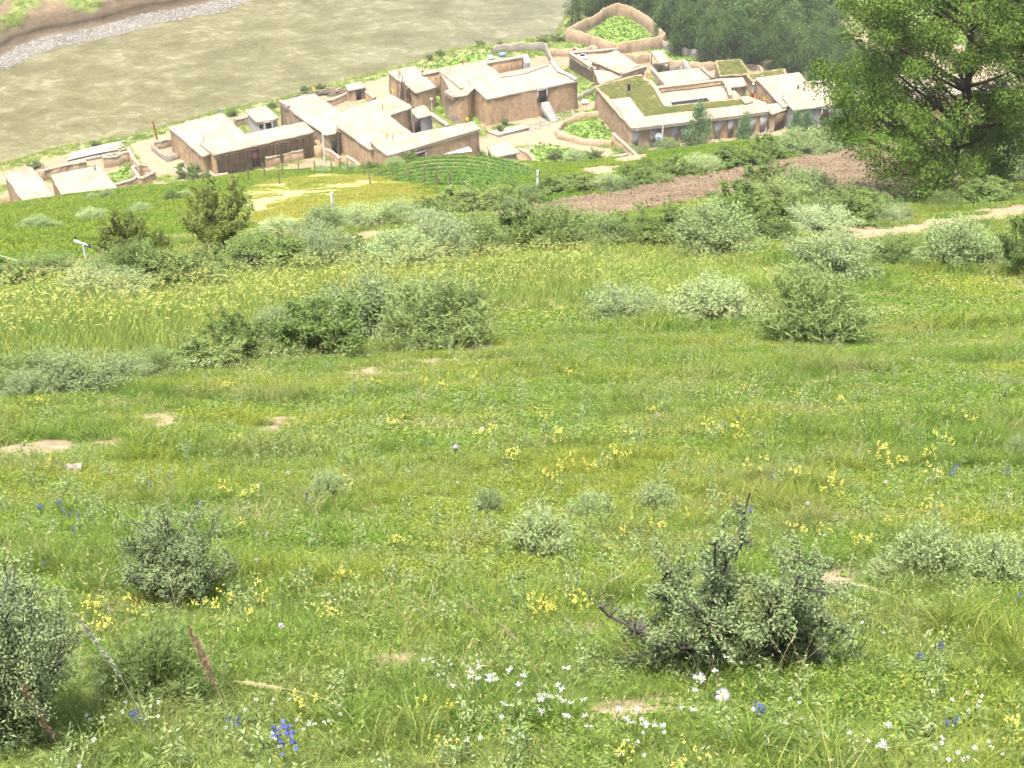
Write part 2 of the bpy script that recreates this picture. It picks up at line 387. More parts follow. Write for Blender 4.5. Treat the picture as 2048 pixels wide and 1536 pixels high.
yrow = np.unique(np.concatenate([np.linspace(-30, 1.5, 26), np.geomspace(4.5, 123, 330)-3, np.linspace(120, 180, 60), np.linspace(180, 275, 190), np.geomspace(276, 1500, 26)]))
qc = np.concatenate([np.linspace(-1.6, -.47, 24)[:-1], np.linspace(-.47, .47, 300), np.linspace(.47, 1.6, 24)[1:]])
XX = qc[None]*(np.maximum(yrow, 0)[:, None]+6); YY = np.broadcast_to(yrow[:, None], XX.shape)
ZZ = H(XX.ravel(), YY.ravel()); GP = np.stack([XX.ravel(), YY.ravel(), ZZ], 1)
nr, nc = XX.shape; ii = (np.arange(nr-1)[:, None]*nc+np.arange(nc-1)[None]).ravel()
gb = MB(); gb.add(GP, np.stack([ii, ii+1, ii+nc+1, ii+nc], 1), 0)
def ground_mat():
    m, n, l, b = mat('ground'); a = n.new('ShaderNodeAttribute'); a.attribute_name = 'earth'
    f = noise(n, l, 9, 5, .7); r2 = ramp(n, [(.3, (.65, .65, .65)), (.7, (1.3, 1.28, 1.22))]); l.new(f.outputs[0], r2.inputs[0])
    f2 = noise(n, l, 1.3, 5, .6); r3 = ramp(n, [(.35, (.8, .82, .8)), (.65, (1.2, 1.18, 1.15))]); l.new(f2.outputs[0], r3.inputs[0])
    c = mix(n, l, a.outputs['Color'], r2.outputs[0], 1, 'MULTIPLY'); c = mix(n, l, c, r3.outputs[0], 1, 'MULTIPLY')
    l.new(c, b.inputs['Base Color']); b.inputs['Roughness'].default_value = 1; b.inputs['Specular IOR Level'].default_value = .1
    bp = n.new('ShaderNodeBump'); bp.inputs['Strength'].default_value = .6; bp.inputs['Distance'].default_value = .05
    l.new(f.outputs[0], bp.inputs['Height']); l.new(bp.outputs[0], b.inputs['Normal']); return m
gm = gb.mesh('ground', ground_mat(), True)
ca = gm.attributes.new('earth', 'FLOAT_COLOR', 'POINT')
ca.data.foreach_set('color', np.concatenate([ground_colours(GP), np.ones((len(GP), 1))], 1).ravel())
tag(obj('ground', gm), kind='structure')

# ------------------------------------------------------------------ river and its far bank
def water_mat():
    m, n, l, b = mat('muddy_water')
    g = n.new('ShaderNodeNewGeometry'); mp = n.new('ShaderNodeMapping'); mp.inputs['Rotation'].default_value = (0, 0, math.radians(-32)); mp.inputs['Scale'].default_value = (.8, 1.15, 1)
    l.new(g.outputs['Position'], mp.inputs[0])
    big = noise(n, l, .16, 5, .65, vec=mp.outputs[0]); mid = noise(n, l, .75, 6, .68, vec=mp.outputs[0]); fine = noise(n, l, 2.4, 4, .6, vec=mp.outputs[0])
    r = ramp(n, [(.32, (.062, .056, .021)), (.5, (.082, .075, .030)), (.68, (.105, .097, .045))]); l.new(big.outputs[0], r.inputs[0])
    rf = ramp(n, [(.48, (0, 0, 0)), (.68, (1, 1, 1))]); l.new(mid.outputs[0], rf.inputs[0])      # thin froth on the current
    rg = ramp(n, [(.40, (0, 0, 0)), (.62, (1, 1, 1))]); l.new(big.outputs[0], rg.inputs[0])
    mm = n.new('ShaderNodeMath'); mm.operation = 'MULTIPLY'; l.new(rf.outputs[0], mm.inputs[0]); l.new(rg.outputs[0], mm.inputs[1])
    m3 = n.new('ShaderNodeMath'); m3.operation = 'MULTIPLY'; m3.inputs[1].default_value = 1.0; l.new(mm.outputs[0], m3.inputs[0])
    c = mix(n, l, r.outputs[0], (.17, .16, .10), m3.outputs[0]); l.new(c, b.inputs['Base Color'])
    b.inputs['Roughness'].default_value = .3; b.inputs['IOR'].default_value = 1.33
    add = n.new('ShaderNodeMath'); add.operation = 'MULTIPLY_ADD'; add.inputs[1].default_value = .35; l.new(fine.outputs[0], add.inputs[0]); l.new(mid.outputs[0], add.inputs[2])
    bp = n.new('ShaderNodeBump'); bp.inputs['Strength'].default_value = .75; bp.inputs['Distance'].default_value = .5
    l.new(add.outputs[0], bp.inputs['Height']); l.new(bp.outputs[0], b.inputs['Normal']); return m
wb = MB(); nx_, ny_ = 170, 120
gx, gy = np.meshgrid(np.linspace(-420, 260, nx_), np.linspace(120, 460, ny_), indexing='ij')
gzz = WATER + (fbm(gx*.16, gy*.3, 3)-.5)*.3
ii = (np.arange(nx_-1)[:, None]*ny_+np.arange(ny_-1)[None]).ravel()
wb.add(np.stack([gx.ravel(), gy.ravel(), gzz.ravel()], 1), np.stack([ii, ii+ny_, ii+ny_+1, ii+1], 1), 0)
wme = wb.mesh('river', water_mat(), True)
# keep only the water that lies beyond the near bank or close to it (under the hill it is never needed)
bmw = bmesh.new(); bmw.from_mesh(wme)
kill = [v for v in bmw.verts if v.co.y < 150 and v.co.x > -40]
bmesh.ops.delete(bmw, geom=kill, context='VERTS'); bmw.to_mesh(wme); bmw.free()
tag(obj('river', wme), kind='structure')

def resample(pts, step):
    pts = np.array(pts, float); d = np.concatenate([[0], np.cumsum(np.linalg.norm(np.diff(pts, axis=0), axis=1))])
    t = np.arange(0, d[-1], step); return np.stack([np.interp(t, d, pts[:, k]) for k in range(pts.shape[1])], 1)
fl = resample(FAR, .6)
tn = np.gradient(fl, axis=0); tn /= np.linalg.norm(tn, axis=1)[:, None]; nrm = np.stack([-tn[:, 1], tn[:, 0]], 1)
for _ in range(60): nrm[1:-1] = .25*nrm[:-2]+.5*nrm[1:-1]+.25*nrm[2:]
prof = [(-3, -1.2), (-.5, -.15), (0, .05), (1.2, .25), (2.4, .45), (3.4, .6), (4.2, .8), (5.0, 1.15), (5.1, 1.6), (5.2, 2.0), (5.9, 2.3), (6.8, 2.7), (7.6, 3.5), (8.6, 3.9), (10, 4.3), (12, 4.8), (15, 5.6), (20, 7), (30, 10), (50, 18), (90, 38), (180, 90), (400, 220)]
rows = []; cols = []
wig = (fbm(np.arange(len(fl))*.09, np.zeros(len(fl)), 51)-.5)*3.4
for o_, h_ in prof:
    k = np.arange(len(fl)); nzv = (fbm(k*.22, np.full(len(fl), o_*.9), 57)-.5)
    oo = o_ + wig*(1 if 0 < o_ < 30 else .5) + nzv*(1.2 if 4 < o_ < 10 else .3); hh = h_ + nzv*(.9 if 5.5 < o_ else .15)
    p = fl+nrm*oo[:, None]; rows.append(np.stack([p[:, 0], p[:, 1], WATER+hh], 1))
    gnz = fbm(k*.12, np.full(len(fl), o_*.45), 61)
    if o_ < 3.6: c_ = np.array([.115, .107, .092])*(.8+.5*nzv[:, None])
    elif o_ < 7: c_ = np.array([.062, .046, .03])*(1+.8*nzv[:, None])
    else: c_ = np.array([.10, .077, .047])*(1+.8*nzv[:, None])
    if o_ > 6.2:
        gmask = sstep(.56-.06*(o_-6), .68-.06*(o_-6), gnz)[:, None]; c_ = c_*(1-gmask)+np.array([.10, .13, .035])*gmask
    cols.append(c_)
FB = np.array(rows); nr2, nc2 = FB.shape[:2]; ii = (np.arange(nr2-1)[:, None]*nc2+np.arange(nc2-1)[None]).ravel()
fb = MB(); fb.add(FB.reshape(-1, 3), np.stack([ii, ii+1, ii+nc2+1, ii+nc2], 1), 0)
fbm_ = fb.mesh('far_bank', bpy.data.materials['ground'], True)
ca = fbm_.attributes.new('earth', 'FLOAT_COLOR', 'POINT')
ca.data.foreach_set('color', np.concatenate([np.clip(np.array(cols).reshape(-1, 3), 0, 1), np.ones((nr2*nc2, 1))], 1).ravel())
tag(obj('far_bank', fbm_), kind='structure')

# ------------------------------------------------------------------ scatter (for grass and other stuff nobody could count)
def scatter(name, pts, rotz, tilt, scl, idx, sources, parent=None):
    me = bpy.data.meshes.new(name); pts = np.asarray(pts, float); n = len(pts)
    me.vertices.add(n); me.vertices.foreach_set('co', pts.ravel())
    a = me.attributes.new('rot', 'FLOAT_VECTOR', 'POINT')
    a.data.foreach_set('vector', np.stack([tilt[:, 0], tilt[:, 1], rotz], 1).ravel())
    a = me.attributes.new('scl', 'FLOAT', 'POINT'); a.data.foreach_set('value', np.asarray(scl, float))
    a = me.attributes.new('idx', 'INT', 'POINT'); a.data.foreach_set('value', np.asarray(idx, np.int32))
    o = obj(name, me, parent)
    col = bpy.data.collections.new(name+'_source')
    for i, s in enumerate(sources):
        so_ = bpy.data.objects.new('%s_source_%02d' % (name, i), s); col.objects.link(so_)
    ng = bpy.data.node_groups.new(name+'_scatter', 'GeometryNodeTree')
    ng.interface.new_socket('Geometry', in_out='INPUT', socket_type='NodeSocketGeometry')
    ng.interface.new_socket('Geometry', in_out='OUTPUT', socket_type='NodeSocketGeometry')
    N, L = ng.nodes, ng.links
    gi, go = N.new('NodeGroupInput'), N.new('NodeGroupOutput'); ip = N.new('GeometryNodeInstanceOnPoints')
    ci = N.new('GeometryNodeCollectionInfo'); ci.inputs['Collection'].default_value = col
    ci.inputs['Separate Children'].default_value = True; ci.inputs['Reset Children'].default_value = True
    def na(nm, t):
        q = N.new('GeometryNodeInputNamedAttribute'); q.data_type = t; q.inputs['Name'].default_value = nm; return q.outputs['Attribute']
    e2r = N.new('FunctionNodeEulerToRotation')
    L.new(gi.outputs[0], ip.inputs['Points']); L.new(ci.outputs[0], ip.inputs['Instance']); ip.inputs['Pick Instance'].default_value = True
    L.new(na('idx', 'INT'), ip.inputs['Instance Index']); L.new(na('rot', 'FLOAT_VECTOR'), e2r.inputs[0]); L.new(e2r.outputs[0], ip.inputs['Rotation'])
    L.new(na('scl', 'FLOAT'), ip.inputs['Scale']); L.new(ip.outputs[0], go.inputs[0])
    md = o.modifiers.new('scatter', 'NODES'); md.node_group = ng
    return tag(o, kind='stuff')

def blades(mb, n, spread, hgt, wid, lean, curve, mi=0, square=None, shear=0):
    """n curved tapering grass blades"""
    th = R.random(n)*2*np.pi; rr = np.sqrt(R.random(n))*spread
    base = np.stack([rr*np.cos(th), rr*np.sin(th), np.full(n, -.02)], 1)
    if square is not None: base = np.stack([square[:, 0], square[:, 1], np.full(n, -.02*hgt/.15)], 1)
    az = R.random(n)*2*np.pi; h = hgt*(.5+.7*R.random(n)); le = lean*(.3+R.random(n)); cu = curve*R.random(n)
    dirx = np.stack([np.cos(az), np.sin(az), np.zeros(n)], 1); side = np.stack([-np.sin(az), np.cos(az), np.zeros(n)], 1)
    tw = R.normal(size=n)*.9; side = side*np.cos(tw)[:, None]+dirx*np.sin(tw)[:, None]
    w_ = wid*(.6+.8*R.random(n)); rows = []
    for t, ws in ((0, .8), (.45, 1), (1, 0)):
        off = (le*t+cu*t*t)*h; zz = h*(t-.45*(cu*t*t*t))
        p = base+dirx*off[:, None]; p[:, 2] += zz; p[:, 1] -= shear*zz
        if ws > 0: rows += [p-side*(w_*ws*.5)[:, None], p+side*(w_*ws*.5)[:, None]]
        else: rows.append(p)
    V = np.stack(rows, 1).reshape(-1, 3); k = np.arange(n)*5
    var = R.random(n)
    mb.add(V, np.stack([k, k+1, k+3, k+2], 1), var, mi); s0 = mb.n-len(V)
    mb.f.append(np.stack([k+2, k+3, k+4], 1)+s0); mb.var.append(var); mb.mi.append(np.full(n, mi))
# ------------------------------------------------------------------ village: builders
def part(root, name, mb, mats, under=None, smooth=False, label=None, kind=None):
    mb.v = [np.asarray(a)-np.array(root.location) for a in mb.v]
    o = obj(name, mb.mesh(name, mats, smooth), under if under is not None else root)
    if label: o['label'] = label
    if kind: o['kind'] = kind
    return o
def ccw(P):
    a = sum(P[i][0]*P[(i+1) % len(P)][1]-P[(i+1) % len(P)][0]*P[i][1] for i in range(len(P)))
    return P if a > 0 else P[::-1]
def offset(P, d):
    P = np.asarray(P, float)[:, :2]; e = np.roll(P, -1, 0)-P; e /= np.linalg.norm(e, axis=1)[:, None]+1e-9
    nrm_ = np.stack([e[:, 1], -e[:, 0]], 1); b = nrm_+np.roll(nrm_, 1, 0); k = 1+np.sum(nrm_*np.roll(nrm_, 1, 0), 1)
    return P + d*b/np.maximum(k, .35)[:, None]
def ring(P, step, jit):
    P = np.asarray(P, float); out = []; cor = []
    for i in range(len(P)):
        a, b = P[i], P[(i+1) % len(P)]; n = max(1, int(round(np.linalg.norm(b[:2]-a[:2])/step)))
        for k in range(n):
            out.append(a+(b-a)*k/n); cor.append(k == 0)
    out = np.array(out); out[:, :2] += R.normal(size=(len(out), 2))*jit
    return out
def loft(mb, rings, close=True, mi=0, var=None):
    n = len(rings[0]); V = np.concatenate(rings); k = np.arange(n); k2 = (k+1) % n
    F = np.concatenate([np.stack([i*n+k, i*n+k2, (i+1)*n+k2, (i+1)*n+k], 1) for i in range(len(rings)-1)])
    if not close: F = F[[f for f in range(len(F)) if f % n != n-1]]
    mb.add(V, F, var, mi)
def block(root, px, ref, wall='adobe', roof='roof', over=.16, th=.2, batter=.14, drop=1.4, wname='wall', rname='roof', rim=.07, z=None):
    z = T(*ref)[2] if z is None else z
    P = ccw([U(u, v, z) for u, v in px]); P2 = np.array(P)
    base = min(gz(p[0], p[1]) for p in P2)-drop
    rg = ring(P2, 1.1, .03); rings = []
    for t in (0, .35, .7, 1):
        q = np.zeros((len(rg), 3)); q[:, :2] = offset(rg, batter*(1-t)-.02)+R.normal(size=(len(rg), 2))*.025; q[:, 2] = base+(z-th*.8-base)*t; rings.append(q)
    mb = MB(); loft(mb, rings, var=.5); w_ = part(root, wname, mb, M[wall])
    rr = ring(np.column_stack([offset(P2, over), P2[:, 2]]), 1.0, .05)
    lo = rr.copy(); lo[:, 2] = z-th+R.normal(size=len(rr))*.03; lo[:, :2] = offset(rr, -.05)
    hi = rr.copy(); hi[:, 2] = z+rim+R.normal(size=len(rr))*.025
    i1 = rr.copy(); i1[:, :2] = offset(rr, -.30); i1[:, 2] = z+rim*.9
    i2 = rr.copy(); i2[:, :2] = offset(rr, -.45); i2[:, 2] = z
    mb = MB(); loft(mb, [lo, hi, i1, i2], var=.5); mb.add(i2, [list(range(len(i2)))], .5); mb.add(lo, [list(range(len(lo)))[::-1]], .5)
    part(root, rname, mb, M[roof])
    return P2, z, base
def house(name, label, px, cat='house'):
    p = T(px[0], px[1], 0); return thing(name, label, cat, (p[0], p[1], gz(p[0], p[1])))
def frame(a, b):                      # axes of the wall that runs from a to b
    d = np.array([b[0]-a[0], b[1]-a[1], 0.]); L = np.linalg.norm(d); d /= L; n = np.array([d[1], -d[0], 0.])
    if n[1] > 0: n = -n
    return d, n, L
def on_wall(root, name, a, b, t, z0, z1, width, m, proud=.16, depth=.12, under=None, taper=1.0):
    d, n, L = frame(a, b); c = np.array([a[0], a[1], 0])+d*L*t
    mb = MB(); V = []
    for zz, ww in ((z0, width*taper), (z1, width)):
        for s, o_ in ((-1, proud-depth), (1, proud-depth), (1, proud), (-1, proud)):
            q = c+d*ww*.5*s+n*o_; q[2] = zz; V.append(q)
    mb.add(V, [[0, 1, 2, 3], [7, 6, 5, 4], [0, 4, 5, 1], [1, 5, 6, 2], [2, 6, 7, 3], [3, 7, 4, 0]], .5)
    return part(root, name, mb, m, under)
def opening(root, name, a, b, t, z0, z1, width, leaf='darkwood', fr='white'):
    f = on_wall(root, name, a, b, t, z0, z1, width, M[leaf], .17, .14)
    for s in (-1, 1):
        d, n, L = frame(a, b); on_wall(root, 'jamb', a, b, t+s*(width*.5+.08)/L, z0-.02, z1+.02, .16, M[fr], .235, .22, f)
    on_wall(root, 'lintel', a, b, t, z1+.02, z1+.2, width+.5, M[fr], .25, .24, f)
    return f
def garden_wall(name, label, px, h, thick=.42, m='adobe2', cap=None, hs=None, cat='wall', wob=.14, drop=.8):
    P = np.array([T(u, v, (hs[i] if hs else h)) for i, (u, v) in enumerate(px)]); Q = resample(P, .45); Q = np.vstack([Q, P[-1:]]); rough = m in ('adobe2', 'stone'); wob = wob*1.5 if rough else wob
    t = np.gradient(Q[:, :2], axis=0); t /= np.linalg.norm(t, axis=1)[:, None]+1e-9; nn = np.stack([-t[:, 1], t[:, 0]], 1)
    Q[:, 2] += (fbm(np.arange(len(Q))*.35, np.full(len(Q), P[0, 0]), 3)-.5)*wob*2.4+R.normal(size=len(Q))*wob*.28
    g = H(Q[:, 0], Q[:, 1])-drop; o = thing(name, label, cat, (*P[0, :2], gz(*P[0, :2])))
    def rib(off, z): return np.column_stack([Q[:, :2]+nn*(np.asarray(off)*np.ones(len(Q)))[:, None], z])
    j = lambda s: 1+R.normal(size=len(Q))*s*(2.2 if rough else 1)
    sec = np.stack([rib(-thick*.62*j(.06), g), rib(-thick*.5*j(.12), (g+Q[:, 2])*.5), rib(-thick*.4*j(.12), Q[:, 2]-.06), rib(-thick*.18, Q[:, 2]), rib(thick*.18, Q[:, 2]), rib(thick*.4*j(.12), Q[:, 2]-.06), rib(thick*.5*j(.12), (g+Q[:, 2])*.5), rib(thick*.62*j(.06), g)], 1)
    n, k = sec.shape[:2]; i = np.arange(n-1)[:, None]*k+np.arange(k-1)[None]; i = i.ravel()
    mb = MB(); mb.add(sec.reshape(-1, 3), np.stack([i, i+1, i+k+1, i+k], 1), .5)
    mb.add(sec[0], [[7, 6, 5, 4, 3, 2, 1, 0]], .5); mb.add(sec[-1], [[0, 1, 2, 3, 4, 5, 6, 7]], .5)
    part(o, 'wall', mb, M[m])
    if cap:
        s2 = np.stack([rib(-thick*.55, Q[:, 2]-.1), rib(-thick*.5, Q[:, 2]+.06), rib(0, Q[:, 2]+.11), rib(thick*.5, Q[:, 2]+.06), rib(thick*.55, Q[:, 2]-.1)], 1)
        n, k = s2.shape[:2]; i = (np.arange(n-1)[:, None]*k+np.arange(k-1)[None]).ravel()
        mb = MB(); mb.add(s2.reshape(-1, 3), np.stack([i, i+1, i+k+1, i+k], 1), .5); mb.add(s2[0], [[4, 3, 2, 1, 0]], .5); mb.add(s2[-1], [[0, 1, 2, 3, 4]], .5)
        part(o, 'coping', mb, M[cap])
    return o
def slab(root, name, px, z, th, m, up=0):
    P = np.array(ccw([U(u, v, z) for u, v in px])); rr = ring(P, 1.2, .03); lo = rr.copy(); lo[:, 2] -= th
    mb = MB(); loft(mb, [lo, rr], var=.5); mb.add(rr, [list(range(len(rr)))], .5); mb.add(lo, [list(range(len(lo)))[::-1]], .5)
    return part(root, name, mb, M[m])
def parapet(root, px, z, h, thick, m='adobe', cap='cap', name='parapet'):
    """a raised wall edge along the roof; px is its top edge"""
    P = np.array([U(u, v, z+h) for u, v in px]); Q = np.vstack([resample(P, 1.0), P[-1:]])
    t = np.gradient(Q[:, :2], axis=0); t /= np.linalg.norm(t, axis=1)[:, None]+1e-9; nn = np.stack([-t[:, 1], t[:, 0]], 1)
    def strip(o_, z_, nm, mm, under=None):
        sec = np.stack([np.column_stack([Q[:, :2]+nn*a*o_, np.full(len(Q), zz)]) for a, zz in ((-.5, z_[0]), (-.5, z_[1]), (-.22, z_[1]+.07), (.22, z_[1]+.07), (.5, z_[1]), (.5, z_[0]))], 1)
        sec += R.normal(size=sec.shape)*.018
        n, k = sec.shape[:2]; i = (np.arange(n-1)[:, None]*k+np.arange(k-1)[None]).ravel(); mb = MB(); mb.add(sec.reshape(-1, 3), np.stack([i, i+1, i+k+1, i+k], 1), .5)
        mb.add(sec[0], [[5, 4, 3, 2, 1, 0]], .5); mb.add(sec[-1], [[0, 1, 2, 3, 4, 5]], .5)
        return part(root, nm, mb, mm, under)
    o = strip(thick, (z-.3, z+h-.14), name, M[m]); strip(thick+.14, (z+h-.13, z+h-.02), 'coping', M[cap], o)
    return o
def rooftop_stick(root, u, v, z, h, cloth=None, name='flagpole'):
    p = U(u, v, z); mb = MB(); mb.tube([p-[0, 0, .1], p+[0, 0, h]], .05, 5); o = part(root, name, mb, M['polewood'])
    if cloth:
        mb = MB(); k = np.linspace(0, 1, 5); a = p+[0, 0, h*.95]
        top = np.stack([a[0]+k*.45, a[1]-.1*np.sin(k*5), a[2]-k*.3], 1); bot = top-np.array([0, 0, h*.45])
        mb.add(np.concatenate([top, bot]), [[i, i+1, i+6, i+5] for i in range(4)], .5); part(root, 'flag', mb, M[cloth], o)
    return o

# ------------------------------------------------------------------ village: the houses
h1 = house('mud_house', 'mud house with one long plain flat roof at the village end by the river', (60, 400))
block(h1, [(11, 350), (63, 336), (115, 403), (57, 417)], (57, 417, 2.7))
h2 = house('mud_house', 'mud house with broad flat roof beside the small green walled plot and the log pile', (160, 390))
block(h2, [(103, 351), (197, 333), (231, 375), (131, 400)], (131, 400, 2.7))
mb = MB(); p = U(190, 340, T(131, 400, 2.7)[2]); mb.tube([p, p+[0, 0, .9]], .16, 6); part(h2, 'chimney', mb, M['white'])

h3 = house('mud_house', 'mud house with wide flat roof and long brushwood-clad front wing beside the red pole', (430, 340))
P3, z3, b3 = block(h3, [(339, 255), (443, 227), (494, 274), (405, 312)], (405, 312, 3.3))
W3, zw3, bw3 = block(h3, [(402, 288), (608, 245), (626, 264), (427, 309)], (427, 309, 3.5), wname='front_wing_wall', rname='front_wing_roof', batter=.06)
a3, b3_ = U(427, 309, zw3), U(626, 264, zw3); d3, n3, L3 = frame(a3, b3_)
mb = MB()
for t in np.linspace(.02, .98, 96):    # upright brushwood packed under the eaves
    if .36 < t < .44: continue
    c = a3+d3*L3*t+n3*(.27+R.random()*.05); r_ = .055+R.random()*.035; zt = zw3-.28-R.random()*.12
    mb.tube([[c[0], c[1], gz(c[0], c[1])-.1], [c[0]+R.normal()*.05, c[1], zt]], r_, 4, var=R.random())
part(h3, 'brushwood_cladding', mb, M['brush'], kind='stuff')
opening(h3, 'door', a3, b3_, .40, zw3-3.2, zw3-.7, 1.3, 'maroon', 'darkwood')
rooftop_stick(h3, 408, 286, zw3, 1.6, 'redpaint' if False else None); rooftop_stick(h3, 597, 243, zw3, 1.4, None)
rooftop_stick(h3, 438, 227, z3, .8, 'blue')
h3b = house('outbuilding', 'small whitewashed outbuilding with a dark doorway in the yard behind the brushwood-clad wing', (520, 255), 'shed')
P, zz, bb = block(h3b, [(494, 222), (531, 213), (554, 236), (515, 244)], (515, 244, 2.4), wall='white', over=.22)
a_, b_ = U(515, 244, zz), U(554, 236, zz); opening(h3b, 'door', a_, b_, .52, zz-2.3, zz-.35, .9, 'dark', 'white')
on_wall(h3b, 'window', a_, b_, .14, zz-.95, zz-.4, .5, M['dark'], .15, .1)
for k in range(7):
    t = (k+.5)/7; d, n, L = frame(a_, b_); c = a_+d*L*t+n*.22; mb = MB(); mb.box([c[0], c[1], zz-.27], (.12, .5, .1)); part(h3b, 'rafter_end', mb, M['polewood'])

h4 = house('mud_house', 'old mud house with bright flat roof and dark end wall beside the curved yard wall', (620, 280))
P4, z4, b4 = block(h4, [(560, 204), (627, 188), (681, 226), (679, 264), (652, 270)], (652, 270, 3.4), wall='adobe2')
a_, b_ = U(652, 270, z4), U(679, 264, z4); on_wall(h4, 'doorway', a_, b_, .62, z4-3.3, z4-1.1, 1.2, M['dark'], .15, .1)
rooftop_stick(h4, 625, 187, z4, 1.2, 'yellowcloth'); parapet(h4, [(560, 200), (578, 212)], z4, .35, .4, 'adobe2')

h5 = house('mud_house', 'large mud house whose flat roofs close round a small sunken courtyard with plants', (760, 310))
P5, z5, b5 = block(h5, [(675, 251), (764, 222), (826, 270), (740, 299)], (740, 299, 3.5))
block(h5, [(677, 228), (783, 189), (822, 215), (783, 229), (768, 238), (690, 262)], None, z=z5-.35, wname='rear_wing_wall', rname='rear_wing_roof')
W5, zw5, _ = block(h5, [(741, 284), (943, 245), (958, 257), (775, 311)], (775, 311, 3.7), wname='front_wing_wall', rname='front_wing_roof', batter=.08)
a_, b_ = U(775, 311, zw5), U(958, 257, zw5); opening(h5, 'door', a_, b_, .34, zw5-3.3, zw5-1.0, 1.5, 'maroon', 'grey')
d5, n5, L5 = frame(a_, b_)
for k in range(34):
    c = a_+d5*L5*((k+.5)/34)+n5*.2; mb = MB(); mb.box([c[0], c[1], zw5-.3], (.13, .45, .12)); part(h5, 'rafter_end', mb, M['polewood'])
E5, ze5, _ = block(h5, [(824, 220), (847, 212), (864, 228), (835, 236)], None, z=z5-.5, wall='grey', wname='courtyard_room_wall', rname='courtyard_room_roof')
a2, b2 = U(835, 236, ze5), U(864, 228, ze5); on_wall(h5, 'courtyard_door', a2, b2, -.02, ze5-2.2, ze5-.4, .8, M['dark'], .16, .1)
on_wall(h5, 'post', a2, b2, -.18, ze5-2.4, ze5-.3, .25, M['maroon'], .14, .12)
parapet(h5, [(862, 226), (897, 250)], z5-.6, .25, .5); 
for u, v, c_ in ((766, 220, None), (773, 278, 'yellowcloth'), (786, 283, None), (931, 246, 'yellowcloth'), (908, 245, 'blue'), (783, 189, 'yellowcloth')):
    rooftop_stick(h5, u, v, zw5 if v > 240 else z5, 1.1, c_)
for u, v in ((758, 285), (831, 276), (870, 264), (935, 250)):   # heaps of earth drying on the roof
    p = U(u, v, zw5); mb = MB(); k = 12; th = np.arange(k)/k*2*np.pi
    rgs = [np.stack([p[0]+r_*(1+.15*R.normal(size=k))*np.cos(th), p[1]+r_*.8*np.sin(th), np.full(k, p[2]+zz_)], 1) for r_, zz_ in ((.75, -.02), (.5, .14), (.22, .24))]
    loft(mb, rgs, var=.5); mb.add(rgs[-1], [list(range(k))], .5); part(h5, 'earth_heap', mb, M['adobe'])
sh = house('lean_to', 'lean-to with a clean white sheet roof against the courtyard house front wall', (890, 315), 'shed')
zs = T(870, 306, 2.0)[2]
block(sh, [(851, 297), (924, 277), (942, 302), (872, 309)], None, z=zs, roof='sheet', over=.1, th=.1, rim=.02)

h6 = house('mud_house', 'big smooth tan mud house with steps up to a square door above the stone paving', (1000, 235))
P6, z6, b6 = block(h6, [(974, 198), (1154, 161), (1100, 129), (936, 160)], (974, 198, 4.3), batter=.2)
block(h6, [(880, 143), (972, 129), (1006, 154), (951, 172), (934, 190), (908, 193)], None, z=z6-.15, wname='rear_wing_wall', rname='rear_wing_roof', batter=.2)
block(h6, [(777, 144), (830, 133), (871, 174), (833, 185)], None, z=z6-1.5, wname='side_wing_wall', rname='side_wing_roof')
block(h6, [(891, 184), (908, 196), (936, 190), (925, 177)], None, z=z6-.5, wall='adobe2', wname='stair_turret_wall', rname='stair_turret_roof')
parapet(h6, [(1153, 158), (1135, 146), (1121, 143), (1112, 133), (1104, 122)], z6, .35, .5, 'adobe', 'grey')
parapet(h6, [(880, 140), (916, 168), (924, 176)], z6-.15, .3, .45)
parapet(h6, [(892, 182), (923, 174)], z6-.5, .35, .4); parapet(h6, [(892, 182), (909, 193)], z6-.5, .35, .4)
parapet(h6, [(845, 147), (900, 137), (975, 124), (1046, 112)], z6-1.3, .3, .6, 'adobe', 'cap', 'yard_wall_top')
on = np.array([U(845, 147, z6-1.6), U(1046, 112, z6-1.6)])
d6, n6, L6 = frame(on[0], on[1]); mb = MB(); c = (on[0]+on[1])/2; ang = math.atan2(d6[1], d6[0]); rot6 = np.array(Matrix.Rotation(ang, 3, 'Z'))
mb.box([c[0], c[1], (z6-1.6+2)/2], (L6, .5, z6-1.6-2), rot6); part(h6, 'yard_wall', mb, M['adobe'])
parapet(h6, [(1002, 152), (1047, 145), (1096, 128)], z6, .2, .5, 'adobe', 'cap')
slab(h6, 'yard_wall_pier', [(1045, 109), (1055, 108), (1060, 124), (1050, 126)], z6-1.0, 2.6, 'white')
for k in range(13):
    c = on[0]+d6*L6*(.03+.95*k/12)+n6*.35; mb = MB(); mb.box([c[0], c[1], z6-1.45], (.14, .4, .14), rot6); part(h6, 'rafter_end', mb, M['orangecloth'])
a6, b6_ = U(974, 198, z6), U(1154, 161, z6); door6 = opening(h6, 'door', a6, b6_, .605, z6-2.15, z6-.35, 1.35, 'darkwood', 'grey')
d, n, L = frame(a6, b6_); st = MB(); ang = math.atan2(d[1], d[0]); rt = np.array(Matrix.Rotation(ang, 3, 'Z'))
sroot = None
for k in range(8):
    zt = z6-2.2-k*.27; c = a6+d*(L*.63+k*.05)+n*(.55+k*.34); g0 = gz(c[0], c[1])-.2
    if zt < g0+.1: break
    st = MB(); st.box([c[0], c[1], (zt+g0)/2], (1.25, .34, zt-g0), rt); o = part(h6, 'step', st, M['grey'])
for u, v in ((1023, 142), (925, 128), (845, 143)): rooftop_stick(h6, u, v, z6-.5, .9, 'orangecloth' if u == 925 else None)
mb = MB(); p = U(1014, 230, 5); p[2] = gz(p[0], p[1]); mb.tube([p, p+[0.1, 0, 2.0]], .06); mb.tube([p+[.5, 0, 0], p+[.6, 0, 1.2]], .05); part(h6, 'wall_stake', mb, M['polewood'])

